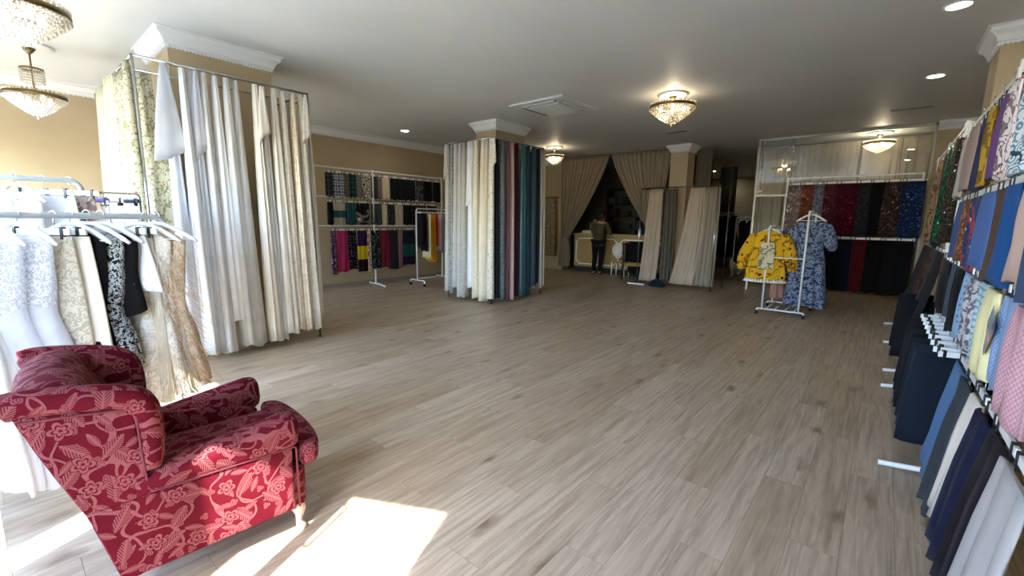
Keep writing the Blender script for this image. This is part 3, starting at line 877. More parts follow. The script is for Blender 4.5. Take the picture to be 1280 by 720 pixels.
row('second', 1.72, .40, [(4.43, .38, fabric('denim', '2f4678', '4a64a0'), 'denim blue'), (4.10, .3, fabric('rose', '6e452c', '2a1a14', 'a87850', 2.2), 'brown leopard-spotted'),
     (3.74, .40, fabric('rose', '2a3a70', 'd0c4b0', 'b0443c', 1.1), 'multicoloured flower-printed'), (3.34, .38, fabric('plain', '45659f'), 'cornflower blue'), (3.04, .26, fabric('plain', '5a4434'), 'chocolate brown'),
     (2.77, .30, fabric('plain', '164a86'), 'royal blue'), (2.46, .30, fabric('plain', 'b49c92'), 'dusky pink'), (2.15, .28, fabric('plain', '3a5070'), 'steel blue')], 1, folds=1.3, amp=.012)
row('third', 1.28, .37, [(5.0, .34, fabric('plain', '5a4430'), 'dark brown'), (4.62, .34, fabric('plain', '16181e'), 'black'), (4.22, .36, fabric('plain', '46586a'), 'slate blue'), (3.9, .22, fabric('plain', '101216'), 'narrow black'),
     (3.57, .36, fabric('dots', '8fb0d6', '5c7fae', scale=1.6), 'pale blue dotted'), (3.26, .25, fabric('lace', '6a6670', 'b6b4bc'), 'grey patterned lace'), (3.01, .25, fabric('cross_stripe', 'a8c4cc', '7a98a0'), 'pale aqua striped'),
     (2.74, .28, fabric('plain', 'd8d2a0'), 'pale yellow'), (2.45, .26, fabric('knit', '8aa2c4', '6c86ac'), 'light blue knitted'), (2.15, .3, fabric('knit', 'c8a0a8', 'a87c88'), 'dusty pink knitted')], 2, folds=1.6, amp=.014)
# lowest rail: longer lengths that swing out towards the room at the hem
LOW = [(3.30, .42, fabric('denim', '42648e', '5a7ea8'), 'washed denim', .62), (3.00, .30, fabric('plain', '3e464c'), 'charcoal', .66), (2.74, .24, fabric('plain', 'cfc6ba'), 'cream', .60),
       (2.50, .26, fabric('plain', '10183a'), 'midnight navy', .62), (2.24, .30, fabric('plain', '1c1018'), 'plum black', .66), (1.93, .36, fabric('plain', 'a6a3a0'), 'pale grey', .64)]
for n, (y, w, m, s, L) in enumerate(LOW):
    rpan(s + ' long panel on the lowest rail of the near right rack', GA[3], m, y, .79, L, w, 'white clip hanger holding the %s panel, lowest rail, right' % s, -.015-.012*(n % 2), sway=(0, .07), swexp=1.1, flare=1.12, folds=2.0, amp=.016)
DK = [(3.62, '16202e', 'dark navy'), (3.82, '1e2a36', 'blue-black'), (4.02, '1a2226', 'green-black'), (4.2, '121418', 'jet black'), (4.38, '20262a', 'dark slate'), (4.56, '0f1114', 'coal black'), (4.74, '1c2024', 'graphite'), (4.9, '14181c', 'soot black')]
for n, (y, c, s) in enumerate(DK):
    panel(s + ' skirt hung crosswise on the lowest rail of the near right rack', 'skirts on the lowest right rail', fabric('plain', c), .40, y, .79, .58, .34, 'x', 'white clip hanger holding the %s skirt, lowest rail, right' % s, 'hangers on the right wall racks', flare=1.25, folds=1.5, amp=.012, d=.05, hw=.2)
EH = 'bare white clip hanger among the dark skirts, lowest rail, right'
for n in range(9):
    clip_hanger(EH, 'bare hangers on the lowest right rail', (.41, 3.53+n*.175, .798), .35, .2)
EH2 = 'bare white clip hanger on the third rail of the near right rack'
for n in range(10):
    clip_hanger(EH2, 'bare hangers on the third right rail', (.42, 3.4+n*.17, 1.288), PI/2-.25, .14)
# photo card hanging on the pale yellow panel
def photo_card():
    m, nt, b = newmat('photo_print')
    tc = nd(nt, 'ShaderNodeTexCoord').outputs['Object']
    n1 = nd(nt, 'ShaderNodeTexNoise', {'Vector': tc, 'Scale': 9.0, 'Detail': 2.0}).outputs[0]
    nt.links.new(ramp(nt, n1, [(.35, srgb('2c3440')), (.5, srgb('8d98a8')), (.6, srgb('b08878')), (.7, srgb('d0d4dc'))]), b.inputs['Base Color'])
    b.inputs['Roughness'].default_value = .3
    o = MB().box((-.001, -.06, -.09), (.001, .06, .09)).build('photo_card', m)
    o.location = (.365, 2.58, 1.03); o.rotation_euler = (.75, 0, 0)
    tag(o, 'small tilted photo card hanging in front of the pale yellow panel', 'photo card')
photo_card()

# far rack
GF = 'fabrics on the far right rack'
def fpan(lab, mat, y, zr, L, w, hl=True, **k):
    return panel(lab, GF, mat, .43, y, zr, L, w, 'y', ('white hanger holding the ' + lab.split(' on ')[0] + ', far right rack') if hl else None, 'hangers on the right wall racks', **k)
fpan('emerald sequined length on the far right rack', fabric('sequin', '0c5a40', '1f9a68', scale=.7), 6.15, 2.32, .92, .42, amp=.03, folds=1.5, d=.09)
fpan('brown and black sequined length on the far right rack', fabric('sequin', '2a2420', '6a5e54', scale=.8), 5.75, 2.32, .92, .34, amp=.02, folds=1.5, d=.08)
fpan('navy and dark red panel on the far right rack', fabric('block', '1c2c44', '4a1618', '121216', .9), 6.75, 2.32, .5, .44, amp=.014)
fpan('leopard-flowered panel on the far right rack top', fabric('rose', 'a08464', '3a2420', '5a3a2c', .8), 7.6, 2.32, 1.0, .4, amp=.02, d=.06)
fpan('black and grey banded panel on the far right rack', fabric('stripe', '15171a', '5c5e5e', scale=.3), 7.0, 1.74, .42, .4)
fpan('black velvet panel on the far right rack', fabric('plain', '0d0e12'), 6.5, 1.74, .42, .36)
for y, m, s, L in [(5.85, fabric('plain', '23242a'), 'black cloth', .8), (6.25, fabric('paisley', '3a343c', '5a525c', '1e1a20'), 'grey-violet patterned cloth', .85), (6.7, fabric('rose', '5a4030', '8a6a4c', '3a1418', .7), 'brown flowered cloth', .9), (7.15, fabric('rose', '2a1418', '8a6448', '5a1c24', .8), 'dark red flowered cloth', .9), (7.6, fabric('plain', '1c2022'), 'dark grey cloth', .9), (8.0, fabric('plain', '121416'), 'black coarse cloth', .85)]:
    panel(s + ' on the lower rail of the far right rack', GF, m, .43, y, 1.3, L, .4, 'y', 'white clip hanger holding the %s, far right rack' % s, 'hangers on the right wall racks', sway=(0, .14), swexp=1.2, flare=1.1, amp=.015, folds=1.5)
for y, s in ((5.9, 'black'), (6.4, 'very dark blue')):
    panel(s + ' skirt low beside the feet of the far right rack', 'skirts on the far right rack', fabric('plain', '14161a' if s == 'black' else '121a24'), .36, y, .82, .6, .32, 'x', None, flare=1.2)

# ================================================================== RED DAMASK ARMCHAIR
def damask():
    m, nt, b = newmat('red_damask')
    tc = nd(nt, 'ShaderNodeTexCoord')
    p = nd(nt, 'ShaderNodeSeparateXYZ', {0: tc.outputs['Object']})
    n = nd(nt, 'ShaderNodeSeparateXYZ', {0: nd(nt, 'ShaderNodeVectorMath', {0: tc.outputs['Normal']}, operation='ABSOLUTE').outputs[0]})
    X, Y, Z = p.outputs; NX, NY, NZ = n.outputs
    side = mth(nt, 'MULTIPLY', mth(nt, 'GREATER_THAN', NX, NY), mth(nt, 'GREATER_THAN', NX, NZ))
    top = mth(nt, 'MULTIPLY', mth(nt, 'GREATER_THAN', NZ, NY), mth(nt, 'SUBTRACT', 1.0, side))
    def sel(f, a, c):   # f ? a : c
        return mth(nt, 'ADD', mth(nt, 'MULTIPLY', f, a), mth(nt, 'MULTIPLY', mth(nt, 'SUBTRACT', 1.0, f), c))
    u = sel(side, Y, X)
    v = sel(top, Y, Z)
    uv = nd(nt, 'ShaderNodeCombineXYZ', {0: u, 1: v, 2: 0.0}).outputs[0]
    def shifted(dx, dy):
        return nd(nt, 'ShaderNodeVectorMath', {0: uv, 1: (dx, dy, 0)}, operation='ADD').outputs[0]
    def cells(scale, dx, dy, rnd=.8):
        vn = nd(nt, 'ShaderNodeTexVoronoi', {'Vector': shifted(dx, dy), 'Scale': scale, 'Randomness': rnd}, voronoi_dimensions='2D')
        loc = nd(nt, 'ShaderNodeVectorMath', {0: shifted(dx, dy), 1: vn.outputs['Position']}, operation='SUBTRACT').outputs[0]
        col = nd(nt, 'ShaderNodeSeparateColor', {0: vn.outputs['Color']})
        rot = nd(nt, 'ShaderNodeVectorRotate', {'Vector': loc, 'Angle': mth(nt, 'MULTIPLY', col.outputs[0], 6.283)}, rotation_type='Z_AXIS').outputs[0]
        s = nd(nt, 'ShaderNodeSeparateXYZ', {0: rot})
        return s.outputs[0], s.outputs[1], col.outputs
    lines = None
    # vines
    for sc, dx, wd in ((7.0, 3.1, .020), (5.6, 9.7, .016)):
        nz = nd(nt, 'ShaderNodeTexNoise', {'Vector': shifted(dx, dx*.7), 'Scale': sc, 'Detail': .6}, noise_dimensions='2D').outputs[0]
        l = mth(nt, 'LESS_THAN', mth(nt, 'ABSOLUTE', mth(nt, 'SUBTRACT', nz, .5)), wd)
        lines = l if lines is None else mth(nt, 'MAXIMUM', lines, l)
    # feathery leaves
    def leaf(scale, a, w, dx, dy, veins):
        lx, ly, col = cells(scale, dx, dy)
        q = mth(nt, 'DIVIDE', lx, a)
        half = mth(nt, 'MULTIPLY', mth(nt, 'SUBTRACT', 1.0, mth(nt, 'MULTIPLY', q, q)), w)
        ay = mth(nt, 'ABSOLUTE', ly)
        inside = mth(nt, 'LESS_THAN', ay, half)
        st = mth(nt, 'FRACT', mth(nt, 'MULTIPLY', mth(nt, 'ADD', lx, mth(nt, 'MULTIPLY', ay, 1.3)), veins))
        stripe = mth(nt, 'GREATER_THAN', st, .42)
        rib = mth(nt, 'LESS_THAN', ay, .0035)
        body = mth(nt, 'MAXIMUM', stripe, rib)
        return mth(nt, 'MULTIPLY', inside, body), inside
    l1, in1 = leaf(8.8, .050, .021, 1.3, 2.2, 92.0)
    l2, in2 = leaf(12.0, .034, .012, 7.3, 4.1, 140.0)
    # flowers with lobed petals and an open centre
    def flower(scale, R, dx, dy, k):
        lx, ly, col = cells(scale, dx, dy)
        r = mth(nt, 'SQRT', mth(nt, 'ADD', mth(nt, 'MULTIPLY', lx, lx), mth(nt, 'MULTIPLY', ly, ly)))
        th = mth(nt, 'ARCTAN2', ly, lx)
        lob = mth(nt, 'MULTIPLY', mth(nt, 'MULTIPLY_ADD', mth(nt, 'ABSOLUTE', mth(nt, 'COSINE', mth(nt, 'MULTIPLY', th, k))), .45, .55), R)
        inside = mth(nt, 'LESS_THAN', r, lob)
        ring = mth(nt, 'GREATER_THAN', mth(nt, 'FRACT', mth(nt, 'MULTIPLY', mth(nt, 'DIVIDE', r, lob), 2.2)), .38)
        return mth(nt, 'MULTIPLY', inside, ring), inside
    f1, if1 = flower(7.2, .036, 4.4, 8.3, 2.5)
    f2, if2 = flower(13.0, .016, 2.6, 5.9, 1.5)
    # stacking: a motif clears what lies beneath it
    pat = lines
    for mo, ins in ((l2, in2), (f2, if2), (l1, in1), (f1, if1)):
        pat = mth(nt, 'ADD', mth(nt, 'MULTIPLY', pat, mth(nt, 'SUBTRACT', 1.0, ins)), mo, clamp=True)
    wear = nd(nt, 'ShaderNodeTexNoise', {'Vector': uv, 'Scale': 7.0, 'Detail': 3.0}).outputs[0]
    weave = nd(nt, 'ShaderNodeTexNoise', {'Vector': nd(nt, 'ShaderNodeVectorMath', {0: tc.outputs['Object'], 1: (500, 500, 900)}, operation='MULTIPLY').outputs[0], 'Scale': 1.0, 'Detail': 1.0}).outputs[0]
    base = ramp(nt, wear, [(.3, srgb('4b0715')), (.7, srgb('590d1c'))])
    c = mixc(nt, mth(nt, 'MULTIPLY', pat, .72), base, srgb('8a5254'))
    c = mixc(nt, mth(nt, 'MULTIPLY', weave, .22), c, srgb('3a0610'))
    nt.links.new(c, b.inputs['Base Color'])
    b.inputs['Roughness'].default_value = .8
    b.inputs['Sheen Weight'].default_value = .02
    b.inputs['Sheen Roughness'].default_value = .35
    b.inputs['Sheen Tint'].default_value = (1, .55, .6, 1)
    b.inputs['Specular IOR Level'].default_value = .08
    h = mth(nt, 'ADD', mth(nt, 'MULTIPLY', pat, 1.0), mth(nt, 'MULTIPLY', weave, .6))
    bp = nd(nt, 'ShaderNodeBump', {'Strength': .5, 'Distance': .0012, 'Height': h})
    nt.links.new(bp.outputs[0], b.inputs['Normal'])
    return m
DAMASK = damask()
PIPE = plain('piping_dark_red', '5c1224', .7)
LEGWOOD = plain('limed_wood', 'b39a90', .45)

def chaikin(P, it=2, closed=True):
    for _ in range(it):
        out = []; n = len(P)
        for i in range(n if closed else n-1):
            a, b = np.array(P[i], float), np.array(P[(i+1) % n], float)
            out += [a*.75+b*.25, a*.25+b*.75]
        if not closed: out = [np.array(P[0], float)] + out + [np.array(P[-1], float)]
        P = out
    return P
def inset(P, d):
    P = [np.array(p, float) for p in P]; n = len(P); out = []
    area = sum(P[i][0]*P[(i+1) % n][1]-P[(i+1) % n][0]*P[i][1] for i in range(n))
    sg = 1 if area > 0 else -1
    for i in range(n):
        t = P[(i+1) % n]-P[i-1]; t = t/(np.linalg.norm(t)+1e-9)
        out.append(P[i]+np.array((-t[1], t[0]))*d*sg)
    return out
def pad(name, outline, place, t0, t1, r, mat, parent, smooth_it=2, crown=0.0, steps=4):
    """upholstered pad: an outline with a thickness and rounded rims. place(a, b, t) -> xyz"""
    P0 = chaikin(outline, smooth_it); P = []
    for q in P0:
        if not P or np.linalg.norm(q-P[-1]) > .0015: P.append(q)
    if np.linalg.norm(P[0]-P[-1]) < .0015: P.pop()
    rings = []
    prof = [(t0+r*(1-math.cos(k/steps*PI/2)), r*(1-math.sin(k/steps*PI/2))) for k in range(steps+1)]
    prof += [(t1-r*(1-math.cos(k/steps*PI/2)), r*(1-math.sin(k/steps*PI/2))) for k in range(steps, -1, -1)]
    m = MB()
    for t, i in prof:
        rings.append([place(a, b, t) for a, b in inset(P, i)])
    def extra(ring, t, s):     # crowned faces instead of flat ones
        c = np.mean(np.array(ring), axis=0)
        out = []
        for f in (.66, .33):
            out.append([tuple(c+(np.array(q)-c)*f) for q in ring])
        return out
    c0, c1 = extra(rings[0], t0, -1), extra(rings[-1], t1, 1)
    def lift(rg, h, t):
        return rg
    if crown:
        d = np.array(place(0, 0, 1.0))-np.array(place(0, 0, 0.0)); d = d/np.linalg.norm(d)
        c1 = [[tuple(np.array(q)+d*crown*h) for q in rg] for rg, h in zip(c1, (.6, .95))]
        c0 = [[tuple(np.array(q)-d*crown*h) for q in rg] for rg, h in zip(c0, (.6, .95))]
    rings = list(reversed(c0)) + rings + c1
    m.loft(rings)
    o = m.build(name, mat, parent, True, flat_angle=50)
    return o
def armchair():
    t = thing('armchair', 'red damask armchair with wings, rolled arms and a loose seat cushion', 'armchair', (-2.275, .46, 0), math.radians(-5))
    W = .335
    yz = lambda s: (lambda a, b, q: (s*q, a, b))
    for s in (1, -1):
        # outer side panel: lower body, rising into the wing at the back
        pad('side_panel', [(-.265, .13), (-.265, .13), (.33, .13), (.33, .13), (.33, .435), (.33, .435), (-.335, .435), (-.335, .435)], yz(s), W-.05, W, .012, DAMASK, t, 1)
        pad('wing_panel', [(-.335, .43), (-.335, .43), (-.16, .43), (-.16, .43), (-.18, .785), (-.18, .785), (-.465, .83), (-.465, .83), (-.405, .63)], yz(s), W-.05, W-.001, .012, DAMASK, t, 1)
        # padded arm: a fat roll from the wing to the front
        rings = []
        for y, sc in ((-.20, 1), (-.05, 1), (.10, 1), (.22, 1), (.30, 1), (.335, .96), (.352, .84), (.36, .62), (.362, .3)):
            ring = []
            g = min(1, max(0, (y+.2)/.5)); hz = .042+.040*g
            for k in range(20):
                a = 2*PI*k/20
                px = (.058+.012*g)*math.copysign(abs(math.cos(a))**.75, math.cos(a))*sc
                pz = hz*math.copysign(abs(math.sin(a))**.75, math.sin(a))*sc
                x = W-.046-.008*(1-g)+px+.008*(pz > 0)
                ring.append((s*x, y, .435+hz+pz-.012))
            rings.append(ring)
        MB().loft(rings).build('arm', DAMASK, t, True)
        # inner arm, down to the seat
        pad('inner_arm', [(-.22, .22), (.33, .22), (.335, .5), (-.2, .53)], yz(s), W-.125, W-.05, .012, DAMASK, t, 1)
        # wing: thick panel with a rolled top edge
        wing = [(-.17, .47), (-.15, .5), (-.135, .62), (-.14, .76), (-.17, .82), (-.22, .84), (-.38, .87), (-.46, .885), (-.49, .86), (-.46, .80), (-.40, .62), (-.34, .47), (-.26, .44)]
        pad('wing', wing, yz(s), W-.095, W-.012, .04, DAMASK, t, 2)
        roll = [(s*(W-.03), -.475, .853), (s*(W-.02), -.44, .86), (s*(W-.015), -.34, .848), (s*(W-.015), -.24, .83), (s*(W-.02), -.18, .81), (s*(W-.025), -.15, .775), (s*(W-.03), -.14, .70), (s*(W-.035), -.145, .6), (s*(W-.04), -.155, .52)]
        MB().tube(chaikin(roll, 2, False), [.02]+[.045]*6+[.045]*(len(chaikin(roll, 2, False))-9)+[.035, .02], 14).build('wing_roll', DAMASK, t, True)
        # piping along the seams
        pp = [(s*(W+.002), -.45, .805), (s*(W+.003), -.3, .79), (s*(W+.003), -.19, .775), (s*(W+.003), -.175, .76), (s*(W+.003), -.172, .6), (s*(W+.003), -.165, .46), (s*(W+.003), -.15, .445), (s*(W+.003), .33, .435), (s*(W-.0), .345, .43), (s*(W-.0), .345, .14)]
        MB().tube(roundpath(pp, .02, 3), .0045, 6).build('piping', PIPE, t, True)
    # back: padded inner back between the wings and an outer back that rakes inwards towards the floor
    def back(name, ys, x_half, prof, mat=DAMASK):
        pass
    prof = [(-.17, .40), (-.20, .52), (-.245, .66), (-.285, .78), (-.32, .86), (-.37, .905), (-.43, .905), (-.475, .87), (-.48, .82), (-.44, .72), (-.40, .6), (-.345, .44), (-.30, .34)]
    prof = chaikin(prof, 2)
    rings = []
    N = 12
    for k in range(N+1):
        q = -1+2*k/N
        x = q*(W-.04)
        f = (1-abs(q)**4)              # the inner face bellies out, the outside curves round like a tub
        ring = []
        for a, b in prof:
            front = max(0, min(1, (a+.48)/.3))
            y = a+.04*f*front*.8 + .03*(q*q)*(1 if a < -.3 else .2)
            ring.append((x, y, b-.02*(1-f)))
        rings.append(ring)
    MB().loft(rings).build('inner_back', DAMASK, t, True)
    op = [(-.465, .855), (-.445, .76), (-.405, .63), (-.345, .46), (-.30, .34), (-.275, .22), (-.265, .13)]
    rings = []
    for k in range(N+1):
        q = -1+2*k/N
        x = q*(W-.006)
        rings.append([(x, a+.025*q**4+.0, b) for a, b in op] + [(x, a+.05, b) for a, b in reversed(op)])
    MB().loft(rings).build('outer_back', DAMASK, t, True)
    # seat deck, apron and loose T-shaped cushion
    MB().box((-.3, -.26, .14), (.3, .33, .30)).build('seat_deck', DAMASK, t)
    xy = lambda a, b, q: (a, b, q)
    pad('front_apron', [(-.325, .12), (.325, .12), (.325, .33), (.315, .385), (.2, .405), (-.2, .405), (-.315, .385), (-.325, .33)], xy, .13, .315, .012, DAMASK, t, 1)
    cu = [(-.21, -.21), (.21, -.21), (.212, .0), (.212, .25), (.214, .345), (.24, .365), (.315, .37), (.325, .40), (.315, .445), (.25, .475), (.1, .492), (-.1, .492), (-.25, .475), (-.315, .445), (-.325, .40), (-.315, .37), (-.24, .365), (-.214, .345), (-.212, .25), (-.212, .0)]
    c = pad('seat_cushion', cu, xy, .31, .43, .035, DAMASK, t, 2, .035)
    P = chaikin(cu, 2)
    for z, i in ((.322, .012), (.418, .012)):
        MB().tube([(a, b, z) for a, b in inset(P, i)], .0055, 6, True).build('piping', PIPE, c, True)
    # legs
    for s in (1, -1):
        rr = [(.0, .345, .15, .036), (.006, .352, .13, .036), (.012, .362, .105, .030), (.010, .364, .08, .021), (.004, .362, .055, .015), (.0, .362, .035, .014), (.004, .368, .018, .02), (.008, .374, .008, .023), (.008, .374, 0, .019)]
        MB().loft([[(s*(.285+dx)+r*math.cos(2*PI*k/12), y-.01+r*math.sin(2*PI*k/12), z) for k in range(12)] for dx, y, z, r in rr]).build('leg', LEGWOOD, t, True)
        rb = [(-.235, .15, .03), (-.25, .08, .022), (-.27, .0, .017)]
        MB().loft([[(s*.27+r*math.cos(2*PI*k/12), y+r*math.sin(2*PI*k/12), z) for k in range(12)] for y, z, r in rb]).build('leg', LEGWOOD, t, True)
    return t
armchair()

# ================================================================== DRESS RACKS BY THE WINDOW
def garment(name, mat, secs, folds, amp, seed, parent=None, nu=56, nv=18, tilt=0.0, neck=True):
    """hollow garment lofted through sections (z, half width, half depth, x shift)"""
    rnd = random.Random(seed); ph = [rnd.uniform(0, 6.28) for _ in range(5)]
    V, uv = [], []
    zs = [s[0] for s in secs]
    for i in range(nv+1):
        t = i/nv
        z = zs[0]+(zs[-1]-zs[0])*t
        for k in range(len(secs)-1):
            if secs[k][0] >= z >= secs[k+1][0]:
                f = (secs[k][0]-z)/(secs[k][0]-secs[k+1][0]+1e-9); break
        f = f*f*(3-2*f)
        hw, hd, xs = [secs[k][q]+(secs[k+1][q]-secs[k][q])*f for q in (1, 2, 3)]
        for j in range(nu):
            th = 2*PI*j/nu; c, s_ = math.cos(th), math.sin(th)
            g = amp*min(1, max(0, t*1.6-.25))
            rip = 1+g*(math.sin(folds*th+ph[0]+.8*math.sin(2*t+ph[2]))+.4*math.sin(folds*1.7*th+ph[1]+t))
            x = hw*math.copysign(abs(c)**.85, c)*(1+(rip-1)*.5)+xs
            y = hd*s_*rip+hd*(rip-1)*1.2*(1 if s_ >= 0 else -1)
            zz = z + (.02*math.sin(folds*th*.5+ph[3]) if i == nv else 0)
            V.append((x, y, zz)); uv.append((th*(hw+hd)*.6, -zz))
    Fc = []
    for i in range(nv):
        for j in range(nu):
            k = (j+1) % nu
            Fc.append((i*nu+j, (i+1)*nu+j, (i+1)*nu+k, i*nu+k))
    return meshobj(name, V, Fc, mat, parent, True, uv)
def gown(lab, group, mat, y, ang, L, x=-3.25, zr=1.44, sh=.17, hem=.3, hd=.06, folds=9, amp=.16, seed=1, bodice=None, hanger=True, hx=.0, hlab=None, drop=.09, trim=None):
    t = thing('gown', lab, 'dress', (x, y, zr-drop), ang, group)
    secs = [(0, sh*.55, .02, hx), (-.05, sh, .035, hx), (-.2, sh*.9, .05, hx), (-.42, sh*.75, .055, hx), (-.62, sh*.8+hem*.2, .055+hd*.3, hx), (-L, hem, hd, hx)]
    if L < .62: secs = [(0, sh*.55, .02, hx), (-.05, sh, .035, hx), (-L*.5, sh*.9, .045, hx), (-L, hem, hd, hx)]
    s = garment('dress_skirt' if bodice else 'dress_body', mat, secs if not bodice else [(-.36, sh*.76, .056, hx)]+secs[4:], folds, amp, seed, t)
    if bodice:
        garment('bodice', bodice, secs[:3]+[(-.4, sh*.74, .054, hx)], 3, .03, seed+5, t, 40, 8)
    if hanger:
        shoulder_hanger(hlab or 'white hanger holding the ' + lab.split(',')[0].split(' on ')[0].split(' with ')[0], 'hangers on the window racks', (x, y, zr+.012), ang, .40)
    return t
def feathers(parent, mat, n, sh, hem, L, hd, seed, z0=-.1, ln=(.05, .1)):
    rnd = random.Random(seed); m = MB()
    for _ in range(n):
        z = z0-(L+z0)*rnd.random()
        f = -z/L
        hw = sh+(hem-sh)*f; d = .04+(hd-.04)*f
        th = rnd.uniform(0, 2*PI)
        p = Vector((hw*math.cos(th), d*math.sin(th), z))
        o = Vector((math.cos(th)*.8, math.sin(th), rnd.uniform(-.9, .1))).normalized()
        l = rnd.uniform(*ln); sd = o.cross(Vector((0, 0, 1))).normalized()*.0022
        q = p+o*l*.6; e = p+o*l+Vector((0, 0, -l*.35))
        m.add([p-sd, p+sd, q+sd*.7, q-sd*.7, e], [(0, 1, 2, 3), (3, 2, 4)])
    o = m.build('feather_trim', mat, parent)
    o['kind'] = 'stuff'
    return o
RF = rolling_rack('grey rolling rack of gowns standing behind the red armchair', -3.25, -.2, .66, 1.44, .25, GREY_TUBE, .0165)
RB = rolling_rack('taller grey rolling rack of white gowns by the flowered drape', -4.2, -.75, .42, 1.67, .22, GREY_TUBE, .0165)
WT = fabric('plain', 'eef2f8', sheer=.12)
TUL = fabric('plain', 'f2f4fa', sheer=.3)
WSAT = fabric('satin', 'f0f3f8')
WLACE = fabric('lace', 'e2e7f0', 'f6f8fc', scale=2.4, sheer=.25)
CRL = fabric('lace', 'd8cfba', 'e8e1d0', scale=2.0, sheer=.2)
IVL = fabric('lace', 'ddd5c0', 'f4efe2', scale=1.8)
BEI = fabric('lace', 'c8ab88', 'e4d0b4', scale=2.0)
BLK = fabric('plain', '0e0f12')
BWL = fabric('lace', '23262a', 'b9c0c0', scale=2.2)
FG = 'gowns on the rack behind the armchair'
gown('plain white satin gown nearest the window, on the rack behind the armchair', FG, WSAT, -.12, .55, 1.25, hem=.24, hd=.06, seed=11)
gown('white lace bodice gown with a full tulle skirt, rack behind the armchair', FG, TUL, -.02, .6, 1.27, hem=.30, hd=.06, seed=12, bodice=WLACE)
gown('white gown with sparkling lace top, rack behind the armchair', FG, WT, .08, .62, 1.22, hem=.3, hd=.06, seed=13, bodice=WLACE)
def clip_garment(name, lab, group, mat, y, ang, L, w, x=-3.25, zr=1.44, flare=1.3, amp=.012, folds=2.5, seed=5, d=.05, sway=(0, 0), cat='garment'):
    V, Fc, uv = drape(L, w, w*flare, d*.5, d, folds, amp, seed, 44, 14, sway)
    o = meshobj(name, V, Fc, mat, None, True, uv, (x, y, zr-.105), ang)
    tag(o, lab, cat, group)
    clip_hanger('white clip hanger holding the ' + lab.split(',')[0].split(' on ')[0], 'hangers on the window racks', (x, y, zr+.016), ang, .32, WHITE_PLASTIC, .085)
    return o
clip_garment('hanging_garment', 'cream lace skirt length, rack behind the armchair', FG, CRL, .15, .68, .95, .32, seed=21)
clip_garment('hanging_garment', 'ivory satin skirt length, rack behind the armchair', FG, fabric('satin', 'e2dccb'), .205, .7, 1.0, .34, seed=22, flare=1.4)
gown('long black gown, rack behind the armchair', FG, BLK, .265, .72, 1.0, hem=.19, hd=.07, folds=5, amp=.1, seed=23)
gown('black and white lace gown, rack behind the armchair', FG, BWL, .33, .78, .74, hem=.2, hd=.06, folds=5, amp=.08, seed=24)
gown('short black top behind the white satin skirt', FG, BLK, .385, .8, .45, hem=.18, hd=.05, folds=4, amp=.06, seed=25)
clip_garment('hanging_garment', 'short white satin skirt length, rack behind the armchair', FG, WSAT, .43, .85, .32, .30, seed=26, flare=1.45, folds=1.2)
clip_garment('hanging_garment', 'cream organza skirt length, rack behind the armchair', FG, fabric('plain', 'e6dfcc', sheer=.25), .48, .85, .98, .26, seed=27, flare=1.3)
g = gown('ivory lace gown trimmed with feathers, rack behind the armchair', FG, IVL, .545, .9, .98, sh=.15, hem=.21, hd=.06, folds=7, amp=.12, seed=28)
feathers(g, fabric('plain', 'efe9da'), 700, .13, .21, .98, .1, 3)
g = gown('beige gown trimmed with feathers at the end of the rack', FG, BEI, .62, .95, .92, sh=.14, hem=.2, hd=.06, folds=7, amp=.12, seed=29)
feathers(g, fabric('plain', 'd9bf9c'), 900, .12, .2, .92, .09, 4, ln=(.06, .13))
BG = 'white gowns on the taller rack by the flowered drape'
for i, (y, a, L, m, s) in enumerate([(-.5, .5, 1.3, WSAT, 'white satin gown'), (-.3, .5, 1.35, TUL, 'white tulle gown'), (-.14, .55, 1.3, WT, 'plain white crepe gown'), (.0, .6, 1.3, WLACE, 'white lace gown'), (.12, .6, 1.28, WSAT, 'glossy white gown')]):
    gown(s + ' on the taller rack by the flowered drape', BG, m, y, a, L, -4.2, 1.67, hem=.28, hd=.06, seed=40+i, hlab='white hanger holding the %s on the taller rack' % s)
clip_garment('hanging_garment', 'white skirt length with black clips on the taller rack', BG, WT, .24, .9, 1.1, .34, -4.2, 1.67, seed=47)
clip_garment('hanging_garment', 'dusty pink lace length at the end of the taller rack', BG, fabric('lace', 'a08680', 'd8c8c0', sheer=.1), .36, 1.0, .9, .26, -4.2, 1.67, seed=48)

# slim chrome rail behind the taller rack, with small coloured hangers
tr_ = thing('clothes_rail', 'slim chrome rail with coloured hangers beside the flowered drape', 'clothes rack', (-4.78, .52, 0))
tube_part('frame', [(0, -.3, .02), (0, -.3, 1.62), (0, .3, 1.62), (0, .3, .02)], .009, CHROME, tr_, 8, .03)
for s in (-1, 1): tube_part('foot', [(-.2, s*.3, .015), (.2, s*.3, .015)], .012, CHROME, tr_, 8)
for i, (c, n) in enumerate((('c8506a', 'pink'), ('3f7f8a', 'teal'), ('6a5a9a', 'violet'), ('d8d2c4', 'cream'), ('2c3a5a', 'navy'))):
    clip_hanger('small %s hanger on the slim chrome rail' % n, 'coloured hangers on the slim chrome rail', (-4.78, .38+i*.09, 1.63), .5, .22, plain('hanger_'+c, c, .4), .06)
for i, (y, c, n) in enumerate(((.3, 'e8e6e0', 'off-white'), (.44, 'd9c4c0', 'blush'), (.6, 'e2ddcc', 'ecru'))):
    panel(n + ' cloth hanging on the slim chrome rail', 'cloths on the slim chrome rail', fabric('plain', c), -4.78, y, 1.62, .9, .3, 'x', 'white clip hanger holding the %s cloth, slim chrome rail' % n, 'hangers on the window racks', amp=.01)

